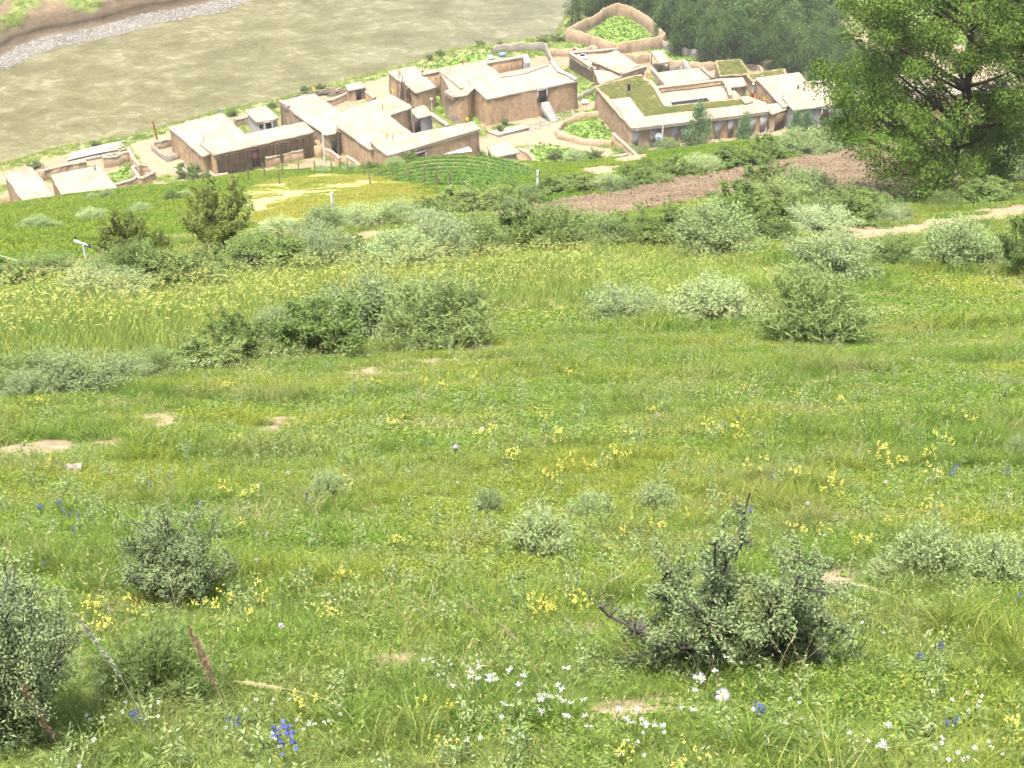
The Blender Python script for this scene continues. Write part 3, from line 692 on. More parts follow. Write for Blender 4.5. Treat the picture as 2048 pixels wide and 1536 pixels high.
h7 = house('mud_house', 'weathered brown mud house with a sunken roof terrace below the walled green plot', (1215, 150))
P7, z7, b7 = block(h7, [(1184, 121), (1232, 101), (1276, 132), (1241, 146)], (1241, 150, 2.9), wall='adobe2')
block(h7, [(1139, 107), (1183, 103), (1228, 100), (1200, 118), (1190, 138)], None, z=z7-.75, wall='adobe2', wname='terrace_wall', rname='terrace_roof')
block(h7, [(1190, 141), (1242, 147), (1290, 134), (1283, 140), (1200, 168)], None, z=z7-.55, wall='adobe2', wname='front_wall', rname='front_roof', roof='cap')
parapet(h7, [(1139, 104), (1186, 101), (1237, 96)], z7-.75, .6, .45, 'adobe', 'cap')
parapet(h7, [(1139, 104), (1184, 133)], z7-.75, .5, .4, 'adobe2', 'cap')
parapet(h7, [(1243, 146), (1270, 138), (1292, 131)], z7-.3, .5, .4, 'adobe2', 'cap')
mb = MB(); p = U(1166, 116, z7-.75)
for k in range(3): mb.box(p+[R.normal()*.3, R.normal()*.3, .22], (1.1, .8, .45), np.array(Matrix.Rotation(R.random(), 3, 'Z')))
part(h7, 'stacked_sheets', mb, M['sheet']); rooftop_stick(h7, 1232, 97, z7, .8, 'yellowcloth'); rooftop_stick(h7, 1146, 103, z7-.7, .7, 'redpaint')
p = U(1235, 138, z7); mb = MB(); k = 12; th = np.arange(k)/k*2*np.pi
rgs = [np.stack([p[0]+r_*np.cos(th), p[1]+r_*np.sin(th), np.full(k, p[2]+q_)], 1) for r_, q_ in ((.8, -.02), (.5, .25), (.2, .42))]; loft(mb, rgs, var=.5); mb.add(rgs[-1], [list(range(k))], .5); part(h7, 'earth_heap', mb, M['adobe'])

h8 = house('mud_house', 'large house with grass growing on its roof and grey pilasters along its front wall', (1300, 300))
F8, z8, b8 = block(h8, [(1191, 173), (1282, 149), (1315, 183), (1331, 214), (1500, 195), (1529, 206), (1537, 223), (1263, 256)], (1263, 256, 3.4), drop=2.4, roof='adobe2')
zL = z8
slab(h8, 'roof_edge', [(1222, 199), (1259, 194), (1289, 234), (1264, 257)], z8+.14, .5, 'roof')
slab(h8, 'roof_edge', [(1264, 257), (1289, 234), (1529, 206), (1538, 223)], z8+.17, .5, 'roof')
P8, zc8, _ = block(h8, [(1314, 182), (1448, 162), (1482, 196), (1333, 214)], None, z=z8-.75, wname='courtyard_wall', rname='courtyard_terrace')
parapet(h8, [(1312, 174), (1380, 166), (1446, 158)], z8-.3, .5, .55, 'adobe', 'cap'); parapet(h8, [(1446, 158), (1456, 170), (1462, 190)], z8-.3, .5, .5, 'adobe', 'cap')
parapet(h8, [(1300, 160), (1312, 176), (1332, 212)], z8-.1, .25, .45, 'adobe', 'cap')
slab(h8, 'light_well_shade', [(1343, 205), (1414, 196), (1419, 202), (1345, 211)], z8-.60, .1, 'dark'); slab(h8, 'light_well_rim', [(1342, 202), (1413, 193), (1414, 195), (1342, 204)], z8-.55, .2, 'white')  # black slab laid on the terrace paints the shade inside a slot
a8, b8_ = U(1263, 256, z8), U(1537, 223, z8)
for t in (.03, .155, .315, .385, .63, .725, .80, .885, .965):
    on_wall(h8, 'pilaster', a8, b8_, t, z8-3.3, z8-.42, 1.15, M['grey'], .2, .2, taper=.55)
block(h8, [(1447, 158), (1484, 156), (1493, 170), (1452, 175)], None, z=z8-.1, wname='rear_room_wall', rname='rear_room_roof', wall='adobe2')
block(h8, [(1482, 196), (1497, 193), (1504, 203), (1490, 206)], None, z=z8+.25, wname='stair_room_wall', rname='stair_room_roof')
rooftop_stick(h8, 1254, 193, z8, 2.2, 'dark'); rooftop_stick(h8, 1293, 155, z8, .9, 'orangecloth')
h8b = house('mud_annex', 'small mud annex with a dark doorway joining the grass-roofed and grey-fronted houses', (1555, 245), 'shed')
PA, zA, _ = block(h8b, [(1530, 211), (1563, 206), (1571, 219), (1545, 228)], (1545, 228, 2.9), wall='adobe2')
a_, b_ = U(1545, 228, zA), U(1571, 219, zA); on_wall(h8b, 'doorway', a_, b_, .6, zA-2.9, zA-.35, 1.7, M['brush'], .15, .1)

h9 = house('mud_house', 'house with grey cement front wall, bright cream roof and one maroon window', (1640, 240))
P9, z9, b9 = block(h9, [(1513, 157), (1597, 146), (1636, 189), (1567, 214)], (1567, 214, 3.3))
W9, zw9, _ = block(h9, [(1566, 194), (1634, 188), (1680, 183), (1735, 184), (1733, 197), (1676, 207), (1588, 220)], (1588, 220, 3.5), wall='grey', wname='front_wing_wall', rname='front_wing_roof')
block(h9, [(1620, 168), (1656, 160), (1680, 183), (1634, 188)], None, z=z9-.5, wname='terrace_wall', rname='terrace_roof', roof='cap')
parapet(h9, [(1614, 165), (1657, 159), (1680, 181)], z9-.4, .4, .55, 'grey', 'cap')
a9, b9_ = U(1588, 220, zw9), U(1676, 207, zw9); opening(h9, 'window', a9, b9_, .72, zw9-2.1, zw9-.5, 1.0, 'maroon', 'grey')
mb = MB(); p = U(1596, 178, z9); mb.tube([p, p+[0, 0, .6]], .14, 6); part(h9, 'chimney', mb, M['darkwood'])
rooftop_stick(h9, 1566, 196, zw9, .7); rooftop_stick(h9, 1525, 206, z9-2, 1.2, 'yellowcloth')

h10 = house('mud_house', 'mud house with plain beige roof mostly hidden behind the big tree', (1860, 225))
P10, z10, _ = block(h10, [(1790, 152), (1880, 140), (1925, 178), (1830, 200)], (1830, 200, 3.2))
block(h10, [(1800, 186), (1915, 172), (1925, 186), (1815, 203)], None, z=z10+.3, wname='front_wing_wall', rname='front_wing_roof')
h11 = house('mud_house', 'low mud house with beige roof above the grassy bank past the big tree', (2010, 215))
block(h11, [(1945, 178), (2030, 162), (2110, 186), (1985, 210)], (1985, 210, 2.6))
h12 = house('hut', 'small mud hut with a dark doorway in the walled yard by the river', (705, 200), 'hut')
P12, z12, _ = block(h12, [(693, 170), (722, 165), (728, 174), (698, 181)], (698, 181, 1.9)); a_, b_ = U(698, 181, z12), U(728, 174, z12)
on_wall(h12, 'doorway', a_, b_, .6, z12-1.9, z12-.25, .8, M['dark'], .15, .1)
h13 = house('awning_shed', 'small open shed with a sloping mud roof on posts between the garden walls', (1320, 125), 'shed')
z13 = T(1318, 127, 2.2)[2]; slab(h13, 'roof', [(1302, 103), (1326, 100), (1340, 123), (1318, 127)], z13, .25, 'roof')
for u, v in ((1304, 104), (1325, 101), (1338, 122), (1319, 125)):
    p = U(u, v, z13-.3); mb = MB(); mb.tube([[p[0], p[1], gz(p[0], p[1])-.1], p], .09, 5); part(h13, 'post', mb, M['polewood'])
h14 = house('mud_terrace_house', 'low mud house with pale terrace roof between the awning shed and the grass-roofed house', (1340, 170))
P14, z14, _ = block(h14, [(1318, 146), (1405, 136), (1425, 156), (1336, 170)], (1336, 170, 2.4), wall='adobe2')
parapet(h14, [(1304, 136), (1334, 170)], z14, .6, .4, 'adobe2', 'cap'); parapet(h14, [(1403, 133), (1427, 155)], z14, .4, .45, 'stone', 'stone')
h15 = house('turf_roof_shed', 'shed with a flat roof fully covered by turf beside the poplar grove', (1460, 150), 'shed')
P15, z15, _ = block(h15, [(1432, 123), (1480, 119), (1499, 148), (1440, 152)], (1440, 152, 2.2), wall='adobe2', roof='adobe2')
h16 = house('turf_roof_shed', 'narrow turf-roofed shed behind the bright cream roof', (1540, 150), 'shed')
P16, z16, _ = block(h16, [(1494, 150), (1568, 138), (1572, 148), (1505, 162)], (1505, 162, 2.3), wall='adobe2', roof='adobe2')
h17 = house('flat_shed', 'little shed with a pale square roof at the lane edge below the curved crop rows', (1000, 310), 'shed')
block(h17, [(976, 295), (1017, 286), (1034, 304), (990, 313)], (990, 313, 1.5), over=.25)

# ------------------------------------------------------------------ walls of yards and gardens
garden_wall('garden_wall', 'uneven pale-topped wall round the green plot by the poplar grove', [(1132, 58), (1160, 44), (1185, 32), (1215, 12), (1237, 6), (1262, 12), (1290, 30), (1312, 48), (1330, 68), (1322, 72), (1290, 76), (1245, 84), (1236, 88), (1200, 77), (1165, 64), (1132, 58)], 2.1)
garden_wall('garden_wall', 'long low stone wall between the narrow garden strip and the poplar grove', [(1317, 76), (1350, 92), (1385, 99), (1425, 107), (1460, 119)], 1.3, m='stone')
garden_wall('garden_wall', 'curved rubble wall on the river side of the tan house garden', [(985, 92), (1010, 88), (1050, 86), (1090, 86), (1097, 100), (1104, 118), (1118, 135), (1130, 148)], 1.3, m='stone')
garden_wall('garden_wall', 'mossy wall between the brown house and the walled plot', [(1100, 97), (1140, 99), (1165, 97), (1186, 91), (1195, 96)], 1.2, m='adobe2')
garden_wall('garden_wall', 'curving low wall round the oval garden beside the stone paving', [(1197, 222), (1160, 226), (1128, 240), (1112, 256), (1118, 264), (1150, 274), (1190, 280), (1224, 280)], .9, thick=.6)
garden_wall('yard_wall', 'straight tan yard wall sloping down from the pilastered house corner', [(1226, 266), (1250, 288), (1275, 311)], 1.7, m='adobe', cap='cap', wob=.05)
garden_wall('yard_wall', 'thin pale wall standing along the lane edge below the pilastered house', [(1222, 313), (1254, 308)], .9, m='adobe', cap='cap', wob=.05)
garden_wall('yard_wall', 'broken yard wall with a curved step in front of the brushwood-clad wing', [(530, 316), (560, 308), (595, 301), (606, 299), (607, 285), (615, 284)], 1.5, m='adobe', cap='cap', wob=.1)
garden_wall('yard_wall', 'rounded broken wall end standing beside the tall grey pole', [(617, 290), (630, 292), (645, 290), (644, 282), (632, 280), (627, 287)], 1.7, m='adobe')
garden_wall('yard_wall', 'leaning stub of yard wall by the corner of the large courtyard house', [(650, 296), (665, 304), (680, 316)], 1.2, m='adobe', cap='cap')
garden_wall('yard_wall', 'short curved wall stub above the fenced yellow field', [(693, 313), (708, 320), (720, 330)], 1.0, m='adobe', cap='cap')
garden_wall('yard_wall', 'low wall of the small sunken pen beside the lane by the river', [(264, 333), (296, 329), (308, 345), (280, 357), (264, 333)], 1.0, m='adobe', cap='cap')
garden_wall('yard_wall', 'pale long wall running from the lane along the small green plot', [(256, 295), (268, 318), (281, 332)], 1.6, m='adobe', cap='cap')
garden_wall('yard_wall', 'dark-faced wall at the back of the small green plot', [(205, 316), (230, 312), (256, 303)], 1.5, m='adobe2', cap='cap')
garden_wall('yard_wall', 'low front wall of the small green plot below the flat roof', [(229, 367), (255, 362), (276, 353)], .8, m='adobe', cap='cap')
garden_wall('yard_wall', 'long dark-faced wall with pale top behind the two end houses', [(76, 342), (110, 335), (150, 326), (172, 322)], 1.6, m='adobe2', cap='cap', wob=.05)
garden_wall('yard_wall', 'crumbling low wall of the yard at the village end', [(0, 395), (20, 392), (36, 400), (24, 385)], .9, m='adobe')
garden_wall('yard_wall', 'stone wall round the base of the red pole', [(304, 289), (320, 303), (334, 312), (356, 305)], .9, m='stone')
garden_wall('yard_wall', 'dark low wall along the river side by the red pole', [(308, 285), (330, 282), (345, 276)], 1.1, m='adobe2', cap='cap')
garden_wall('yard_wall', 'small leaning wall at the lane end in front of the brushwood-clad house', [(361, 328), (367, 337), (375, 346)], 1.0, m='adobe', cap='cap')
garden_wall('yard_wall', 'low pale wall at the foot of the brushwood-clad wing', [(396, 348), (420, 343), (430, 352), (455, 345)], .6, m='adobe', cap='cap')
garden_wall('yard_wall', 'back wall of the yard with the small hut', [(647, 202), (665, 198), (680, 192), (692, 187)], 1.1, m='adobe', cap='cap')
garden_wall('yard_wall', 'side wall of the small hut yard by the river', [(728, 180), (740, 189), (750, 196)], 1.2, m='adobe', cap='cap')
garden_wall('yard_wall', 'rough yard wall behind the whitewashed outbuilding', [(470, 238), (485, 233), (500, 230)], 1.2, m='adobe2', cap='cap')
garden_wall('yard_wall', 'old dark mud wall between the awning shed and the brown house', [(1245, 108), (1275, 111), (1300, 107)], 1.4, m='adobe2')
garden_wall('yard_wall', 'low rubble wall below the awning shed', [(1324, 137), (1345, 132), (1365, 133)], .8, m='stone')
garden_wall('yard_wall', 'mud wall between the garden strip and the pale terrace roof', [(1340, 119), (1370, 122), (1400, 127), (1430, 124)], 1.3, m='adobe2')
garden_wall('yard_wall', 'leaning grey wall fin beside the pale terrace roof', [(1367, 117), (1375, 128), (1383, 138)], 1.8, m='grey')
garden_wall('yard_wall', 'thin pale wall round the grass by the poplar grove', [(1490, 128), (1522, 131), (1525, 145)], .7, m='adobe2', cap='cap')
garden_wall('yard_wall', 'loose stone wall along the grass below the brown house', [(1150, 195), (1170, 183), (1188, 176)], .7, m='stone')
garden_wall('yard_wall', 'short wall at the corner of the leafy garden below the lane', [(1040, 297), (1055, 305), (1071, 322)], .8, m='adobe', cap='cap')

# the pale stone paving below the steps
pv = MB()
for k in range(110):
    t = R.random(); s = R.random(); u = 1055+95*t+R.normal()*2; v = 248-34*t+s*16
    p = T(u, v, .06); n = 6; th = np.arange(n)/n*2*np.pi+R.random(); r_ = .2+.22*R.random(); a = R.random()*np.pi
    q = np.stack([r_*np.cos(th)*(1+.25*R.normal(size=n)), r_*.65*np.sin(th), np.zeros(n)], 1) @ np.array(Matrix.Rotation(a, 3, 'Z')).T + p
    lo = q.copy(); lo[:, 2] -= .25; q[:, 2] += R.random()*.04; loft(pv, [lo, q], var=.5); pv.add(q, [list(range(n))], .5)
tag(obj('stone_paving', pv.mesh('stone_paving', M['stone'])), 'pale flat stones laid below the steps of the tan house', 'paving', kind='stuff')

# logs, poles, planks
unit = MB(); k = np.linspace(0, 1, 5); unit.tube(np.stack([.02*np.sin(k*3), np.zeros(5), k], 1), 1-.35*k, 7)
def stick_mesh(name, m, L, r):
    mb = MB(); k = np.linspace(0, 1, 6); mb.tube(np.stack([r*.8*np.sin(k*3.3), r*.5*np.sin(k*2), k*L], 1), r*(1-.3*k), 7)
    mb.add(np.stack([r*np.cos(np.arange(7)/7*6.283), r*np.sin(np.arange(7)/7*6.283), np.zeros(7)], 1), [[6, 5, 4, 3, 2, 1, 0]]); return mb.mesh(name, M[m], True)
def lay(o, a, b):
    a, b = Vector([float(x) for x in a]), Vector([float(x) for x in b]); o.location = a; o.rotation_mode = 'QUATERNION'; o.rotation_quaternion = (b-a).to_track_quat('Z', 'Y'); return o
logm = stick_mesh('log', 'timber', 9.0, .17); q = 0
for row in range(2):
    for k in range(8 if row == 0 else 4):
        f = (k+(2.3 if row else 0))/7
        a = T(134+10*f+R.normal()*2, 326-19*f, .2+.34*row); b = T(252+6*f+R.normal()*2, 304-23*f, .2+.34*row)
        o = obj('log', logm); lay(o, a, b); o.rotation_quaternion = (Vector([float(x) for x in b-a])).to_track_quat('Z', 'Y')
        Ln = float(np.linalg.norm(b-a)); o.scale = (1, 1, Ln/9.0*(.86+.14*random.random()))
        tag(o, 'peeled pale log in the pile above the river bank', 'log', 'logs piled above the river')
polem = stick_mesh('leaning_pole', 'polewood', 5.0, .085)
for k in range(20):
    f = k/19
    if f > .75: top = (815+6*R.random(), 172+8*R.random())
    else: top = (798+20*f+R.normal()*1.5, 146+32*f+R.normal()*6)
    zb = gz(*U(790+30*f, 205, 4)[:2]); b_ = U(793+29*f, 200+13*f, zb); a_ = U(top[0], top[1], zb+3.6+R.random())
    o = obj('leaning_pole', polem); lay(o, b_-[0, 0, .1], a_); o.scale = (1, 1, float(np.linalg.norm(a_-b_))/5)
    tag(o, 'long rough pole leaning in the bundle against the side wing of the tan house', 'pole', 'poles leaning against the tan house')
for k in range(7):
    zb = gz(*U(672, 312, 6)[:2]); b_ = U(668+1.6*k, 305+k*.8, zb); a_ = U(674+R.normal()*2+.6*k, 256+R.random()*6, zb+4.2)
    o = obj('leaning_pole', polem); lay(o, b_-[0, 0, .1], a_); o.scale = (1, 1, float(np.linalg.norm(a_-b_))/5)
    tag(o, 'tall rough pole propped at the corner of the courtyard house', 'pole', 'poles propped at the courtyard house corner')
plankm = MB(); plankm.box((0, 0, 3), (.3, .08, 6)); plankm = plankm.mesh('plank', M['timber'])
for k in range(5):
    a = T(977+4*k, 264+1.5*k, .2+.05*k); b = T(1048+3*k, 249+1.2*k, .3+.05*k); o = obj('plank', plankm); lay(o, a, b); o.scale = (1, 1, float(np.linalg.norm(b-a))/6)
    tag(o, 'long sawn plank lying on the lane edge below the tan house', 'plank', 'planks lying by the lane')
def pole(name, label, cat, base_px, top_v, r, m, h=None, bar=None, base=None, lean=(0, 0), knob=None):
    p = G(*base_px) if base is None else base
    if h is None:
        lo, hi = .2, 15.
        for _ in range(30):
            md = (lo+hi)/2; hi, lo = (md, lo) if project(p+[0, 0, md])[1] < top_v else (hi, md)
        h = lo
    o = thing(name, label, cat, p); mb = MB(); mb.tube([[0, 0, -.3], [lean[0]*.5, lean[1]*.5, h*.5], [lean[0], lean[1], h]], [r, r*.9, r*.8], 8)
    obj('shaft', mb.mesh('shaft', M[m], True), o)
    if bar:
        mb = MB(); mb.box((lean[0], lean[1], h*.95), (bar[0], .05, .07), np.array(Euler((0, bar[1], .3)).to_matrix())); obj('crossbar', mb.mesh('crossbar', M[m]), o)
        for s in (-1, 1):
            mb = MB(); mb.tube([[s*bar[0]*.4*math.cos(bar[1]), 0, h*.95-s*bar[0]*.4*math.sin(bar[1])+.05], [s*bar[0]*.4*math.cos(bar[1]), 0, h*.95-s*bar[0]*.4*math.sin(bar[1])+.13]], .03, 6); obj('insulator', mb.mesh('insulator', M['dark']), o)
    if knob:
        mb = MB(); mb.box((lean[0], lean[1]-.1, h-.15), (.3, .3, .28)); obj('lamp_head', mb.mesh('lamp_head', M[knob]), o)
    return o
def vbase(u, v): return T(u, v, 0)
pole('flag_pole', 'thick red pole standing inside the little stone enclosure by the river', 'pole', None, 242, .12, 'redpaint', base=vbase(318, 292), lean=(-.35, 0))
pole('utility_pole', 'tall pale concrete pole beside the rounded broken wall', 'pole', None, 268, .13, 'paleconcrete', base=vbase(651, 338))
pole('utility_pole', 'slim grey pole in the leafy garden below the lane', 'pole', None, 261, .09, 'paleconcrete', base=vbase(1059, 306))
pole('utility_pole', 'grey pole with a round white sign in front of the pilastered wall', 'pole', None, 239, .11, 'paleconcrete', base=vbase(1323, 299), knob=None)
mb = MB(); p = U(1321, 272, gz(*vbase(1323, 299)[:2])+2.1); th = np.arange(14)/14*6.283
mb.add(np.stack([p[0]-.3+.45*np.cos(th), np.full(14, p[1]-.2), p[2]+.55*np.sin(th)], 1), [list(range(14))]); mb.add(np.stack([p[0]-.3+.45*np.cos(th), np.full(14, p[1]-.14), p[2]+.55*np.sin(th)], 1), [list(range(14))[::-1]])
mb.add(np.stack([p[0]-.3+.3*np.cos(th), np.full(14, p[1]-.215), p[2]-.15+.3*np.sin(th)*np.where(np.sin(th) > 0, .4, 1)], 1), [list(range(14))], mi=1)
par = [o for o in bpy.data.objects if o.get('label', '').startswith('grey pole with a round')][0]; part(par, 'round_sign', mb, [M['sheet'], M['blue']])
pole('utility_pole', 'grey pole with a white lamp box above the yard of clothes between two roofs', 'pole', None, 166, .09, 'paleconcrete', base=vbase(1503, 205), knob='sheet')
pole('utility_pole', 'grey lamp pole between the brown house and the grass-roofed house', 'pole', None, 144, .09, 'paleconcrete', base=vbase(1209, 172), knob='sheet')
pole('utility_pole', 'grey pole with lamp box in the green plot beside the tan house', 'pole', None, 196, .08, 'paleconcrete', base=vbase(864, 222), knob='sheet')
pole('utility_pole', 'white-topped pole in front of the brushwood wall near the door', 'pole', None, 297, .09, 'paleconcrete', base=vbase(486, 335), knob='sheet')
pole('wooden_post', 'plain wooden pole in front of the brushwood wall near its open end', 'pole', None, 304, .08, 'polewood', base=vbase(457, 345))
pole('utility_pole', 'grey pole standing in the yellow field', 'pole', (667, 437), 385, .08, 'paleconcrete')
pole('wooden_post', 'short grey post beside the pale track below the lane', 'pole', (1075, 374), 341, .08, 'paleconcrete')
pole('wooden_post', 'short white post with a tilted crossbar at the edge of the left field', 'pole', (173, 524), 486, .045, 'sheet', bar=(.6, .6))
pole('wooden_post', 'stout white post with wires at the field corner', 'pole', (3, 552), 521, .11, 'sheet')
mb = MB(); a = G(3, 552)+[0, 0, .7]; b = G(120, 548)+[0, 0, .3]
for s in (0, .25): mb.tube([a-[0, 0, s], (a+b)/2-[0, 0, s+.15], b-[0, 0, s]], .008, 4)
tag(obj('fence_wire', mb.mesh('fence_wire', M['paleconcrete'])), 'thin wires running from the stout white post', 'wire')
postm = MB(); postm.tube([[0, 0, -.2], [.02, 0, .5], [0, 0, 1.15]], [.055, .05, .045], 6); postm = postm.mesh('fence_post', M['polewood'])
for k, (u, v) in enumerate([(466, 376), (497, 365), (533, 358), (566, 352), (597, 349), (630, 347), (664, 347), (697, 349), (729, 352), (758, 354), (788, 356), (818, 361), (848, 366), (874, 372), (898, 379), (560, 368), (742, 372)]):
    o = obj('fence_post', postm, loc=G(u, v), rot=(R.normal()*.06, R.normal()*.06, R.random()*6)); o.scale = (1, 1, .85+.3*R.random())
    tag(o, 'thin dark wooden post of the fence round the yellow field', 'fence post', 'fence posts round the yellow field')
# clothes drying and odds and ends
mb = MB(); a, b = T(1503, 186, 1.6), T(1522, 190, 1.6); mb.tube([a, b], .02, 4)
o = thing('clothes_line', 'red and orange clothes hung on a line between two roofs', 'clothes line', T(1503, 186, 0)); part(o, 'line', mb, M['polewood'])
for k in range(5):
    c = a+(b-a)*(k+.5)/5; mb = MB(); x = np.linspace(-.3, .3, 4); mb.add(np.concatenate([np.stack([c[0]+x, c[1]+.06*np.sin(x*9), np.full(4, c[2])], 1), np.stack([c[0]+x, c[1]-.1+.1*np.sin(x*9), np.full(4, c[2]-1.0-.3*R.random())], 1)]), [[i, i+1, i+5, i+4] for i in range(3)], .5)
    part(o, 'garment', mb, M[['redpaint', 'maroon', 'orangecloth', 'maroon', 'redpaint'][k]])
for k, (u, v, lab) in enumerate([(1530, 270, 'heap of pale brush and scrap by the annex doorway'), (1440, 258, 'small heap of pale sticks below the pilastered wall')]):
    mb = MB(); c = T(u, v, .1)
    for _ in range(26):
        d = R.normal(size=3)*[.9, .6, .25]; e = d+R.normal(size=3)*[.9, .5, .3]; d[2] = abs(d[2]); e[2] = abs(e[2]); mb.tube([c+d, c+e], .05, 4, var=R.random())
    tag(obj('stick_heap', mb.mesh('stick_heap', M['timber'])), lab, 'stick heap')
mb = MB(); c = T(660, 190, .1)
for _ in range(40):
    x = R.normal()*1.9; z_ = R.random()*.8; mb.tube([c+[x-1, .12*x+R.normal()*.4, z_], c+[x+1, .12*x+.5+R.normal()*.4, z_+.1]], .07, 5, var=R.random())
tag(obj('firewood_stack', mb.mesh('firewood_stack', M['polewood'])), 'low stack of grey firewood on the river side of the hut yard', 'firewood')

for u, v, m_, lab in [(981, 118, 'sheet', 'pale sack leaning on the river-side wall of the tan house'), (1004, 113, 'blue', 'dark blue bundle by the river-side wall of the tan house'), (1170, 208, 'sheet', 'white stone-like sack on the grass beside the pilastered house')]:
    bm = bmesh.new(); bmesh.ops.create_icosphere(bm, subdivisions=2, radius=.55)
    for q in bm.verts: q.co = Vector((q.co.x*(1+.12*R.normal()), q.co.y*.8*(1+.12*R.normal()), q.co.z*.8+.3))
    me = bpy.data.meshes.new('sack'); bm.to_mesh(me); bm.free(); me.materials.append(M[m_]); tag(obj('sack', me, loc=T(u, v, 0)), lab, 'sack')
# ------------------------------------------------------------------ leaf and grass materials
M['grass'] = foliage('meadow_grass', [(0, (.055, .105, .018)), (.35, (.085, .150, .026)), (.65, (.125, .190, .036)), (1, (.19, .225, .062))],
                     [(.30, (.70, .86, .75)), (.5, (1, 1, 1)), (.68, (1.4, 1.14, 1.0))], .42, .45, dry=((.34, .29, .14), .9, .5, .75))
M['fieldgrass'] = foliage('field_grass', [(0, (.075, .115, .022)), (.5, (.12, .165, .032)), (1, (.18, .20, .05))], [(.3, (.75, .9, .75)), (.7, (1.3, 1.1, .9))], .12, .3)
M['yellowgrass'] = foliage('yellow_field_grass', [(0, (.16, .175, .03)), (.5, (.25, .235, .04)), (1, (.36, .30, .09))], [(.3, (.8, .95, .8)), (.7, (1.2, 1.05, 1))], .25, .3)
M['barley'] = foliage('barley', [(0, (.11, .155, .026)), (.5, (.19, .215, .042)), (1, (.32, .29, .085))], [(.3, (.8, .95, .85)), (.7, (1.2, 1.08, 1))], .3, .35)
M['ear'] = foliage('barley_ear', [(0, (.30, .30, .09)), (1, (.42, .38, .14))], None, 1, .3)
M['garden'] = foliage('garden_leaves', [(0, (.06, .13, .02)), (.5, (.10, .20, .03)), (1, (.16, .25, .05))], [(.3, (.8, .85, .8)), (.7, (1.2, 1.15, 1.1))], .3, .3)
M['rowcrop'] = foliage('row_crop', [(0, (.05, .10, .022)), (.5, (.08, .15, .03)), (1, (.12, .19, .045))], None, 1, .3)
M['sage'] = foliage('sage_leaves', [(0, (.105, .145, .085)), (.5, (.16, .205, .125)), (1, (.23, .27, .18))], None, 1, .25)
M['feather'] = foliage('feathery_leaves', [(0, (.075, .125, .045)), (.5, (.12, .185, .07)), (1, (.18, .245, .105))], None, 1, .35)
M['greyleaf'] = foliage('grey_green_leaves', [(0, (.06, .075, .04)), (.5, (.105, .125, .07)), (1, (.19, .21, .135))], None, 1, .22)
M['olive'] = foliage('olive_leaves', [(0, (.05, .075, .018)), (.5, (.085, .115, .026)), (1, (.135, .16, .042))], None, 1, .3)
M['hedge'] = foliage('hedge_leaves', [(0, (.045, .085, .028)), (.5, (.08, .13, .045)), (1, (.135, .185, .08))], None, 1, .28)
M['treeleaf'] = foliage('tree_leaves', [(0, (.035, .075, .014)), (.5, (.06, .115, .02)), (1, (.105, .165, .032))], [(.3, (.8, .85, .8)), (.7, (1.2, 1.15, 1))], .5, .3)
M['groveleaf'] = foliage('grove_leaves', [(0, (.028, .060, .022)), (.5, (.045, .088, .032)), (1, (.075, .125, .05))], [(.3, (.8, .85, .85)), (.7, (1.2, 1.15, 1))], .25, .25)
M['sapling'] = foliage('sapling_leaves', [(0, (.05, .10, .04)), (.5, (.085, .145, .06)), (1, (.13, .19, .09))], None, 1, .3)
M['roofturf'] = foliage('roof_turf', [(0, (.10, .13, .035)), (.5, (.15, .175, .055)), (1, (.23, .22, .10))], [(.3, (.8, .9, .8)), (.7, (1.25, 1.1, 1))], .3, .25)
def petal(name, c, tr=.25):
    return foliage(name, [(0, tuple(x*.85 for x in c)), (1, c)], None, 1, tr)
M['pyellow'] = petal('yellow_petals', (.56, .50, .11)); M['pwhite'] = petal('white_petals', (.55, .55, .52)); M['plilac'] = petal('lilac_petals', (.45, .41, .56))
M['pblue'] = petal('blue_petals', (.085, .10, .30)); M['ppink'] = petal('mauve_petals', (.44, .33, .42)); M['stem'] = foliage('stems', [(0, (.09, .14, .035)), (1, (.15, .19, .06))])
M['straw'] = foliage('straw', [(0, (.26, .25, .12)), (1, (.38, .35, .20))]); M['plume'] = foliage('plume_brown', [(0, (.24, .15, .10)), (1, (.34, .23, .16))]); M['plumew'] = foliage('plume_pale', [(0, (.22, .25, .16)), (1, (.32, .34, .24))])

# ------------------------------------------------------------------ ploughed field: clods
mm_ = []
for Pl in (PLOUGH,):
    us = np.array([p[0] for p in Pl]); vs = np.array([p[1] for p in Pl])
keep = []
for _ in range(6):
    yy = np.sqrt(R.random(40000)*(92**2-46**2)+46**2); xx = (R.random(40000)*.62-.06)*(yy+3); zz = H(xx, yy); u, v = project(np.stack([xx, yy, zz], 1))
    k = inpoly(u, v, PLOUGH); keep.append(np.stack([xx, yy, zz], 1)[k])
clodP = np.concatenate(keep)[:26000]
def rock(seed, flat=.6, sub=1):
    bm = bmesh.new(); bmesh.ops.create_icosphere(bm, subdivisions=sub, radius=1); rr_ = np.random.default_rng(seed)
    for v in bm.verts:
        v.co = v.co*float(1+.28*rr_.normal()); v.co.z *= flat
    me = bpy.data.meshes.new('rock'); bm.to_mesh(me); bm.free(); return me
clods = []
for s in range(4):
    me = rock(s, .7); me.materials.append(M['soil']); clods.append(me)
# the ploughed sheet itself, laid just over the hillside
sel = inpoly(*project(GP), PLOUGH).reshape(nr, nc); f_ok = (sel[:-1, :-1] & sel[1:, :-1] & sel[:-1, 1:] & sel[1:, 1:]).ravel()
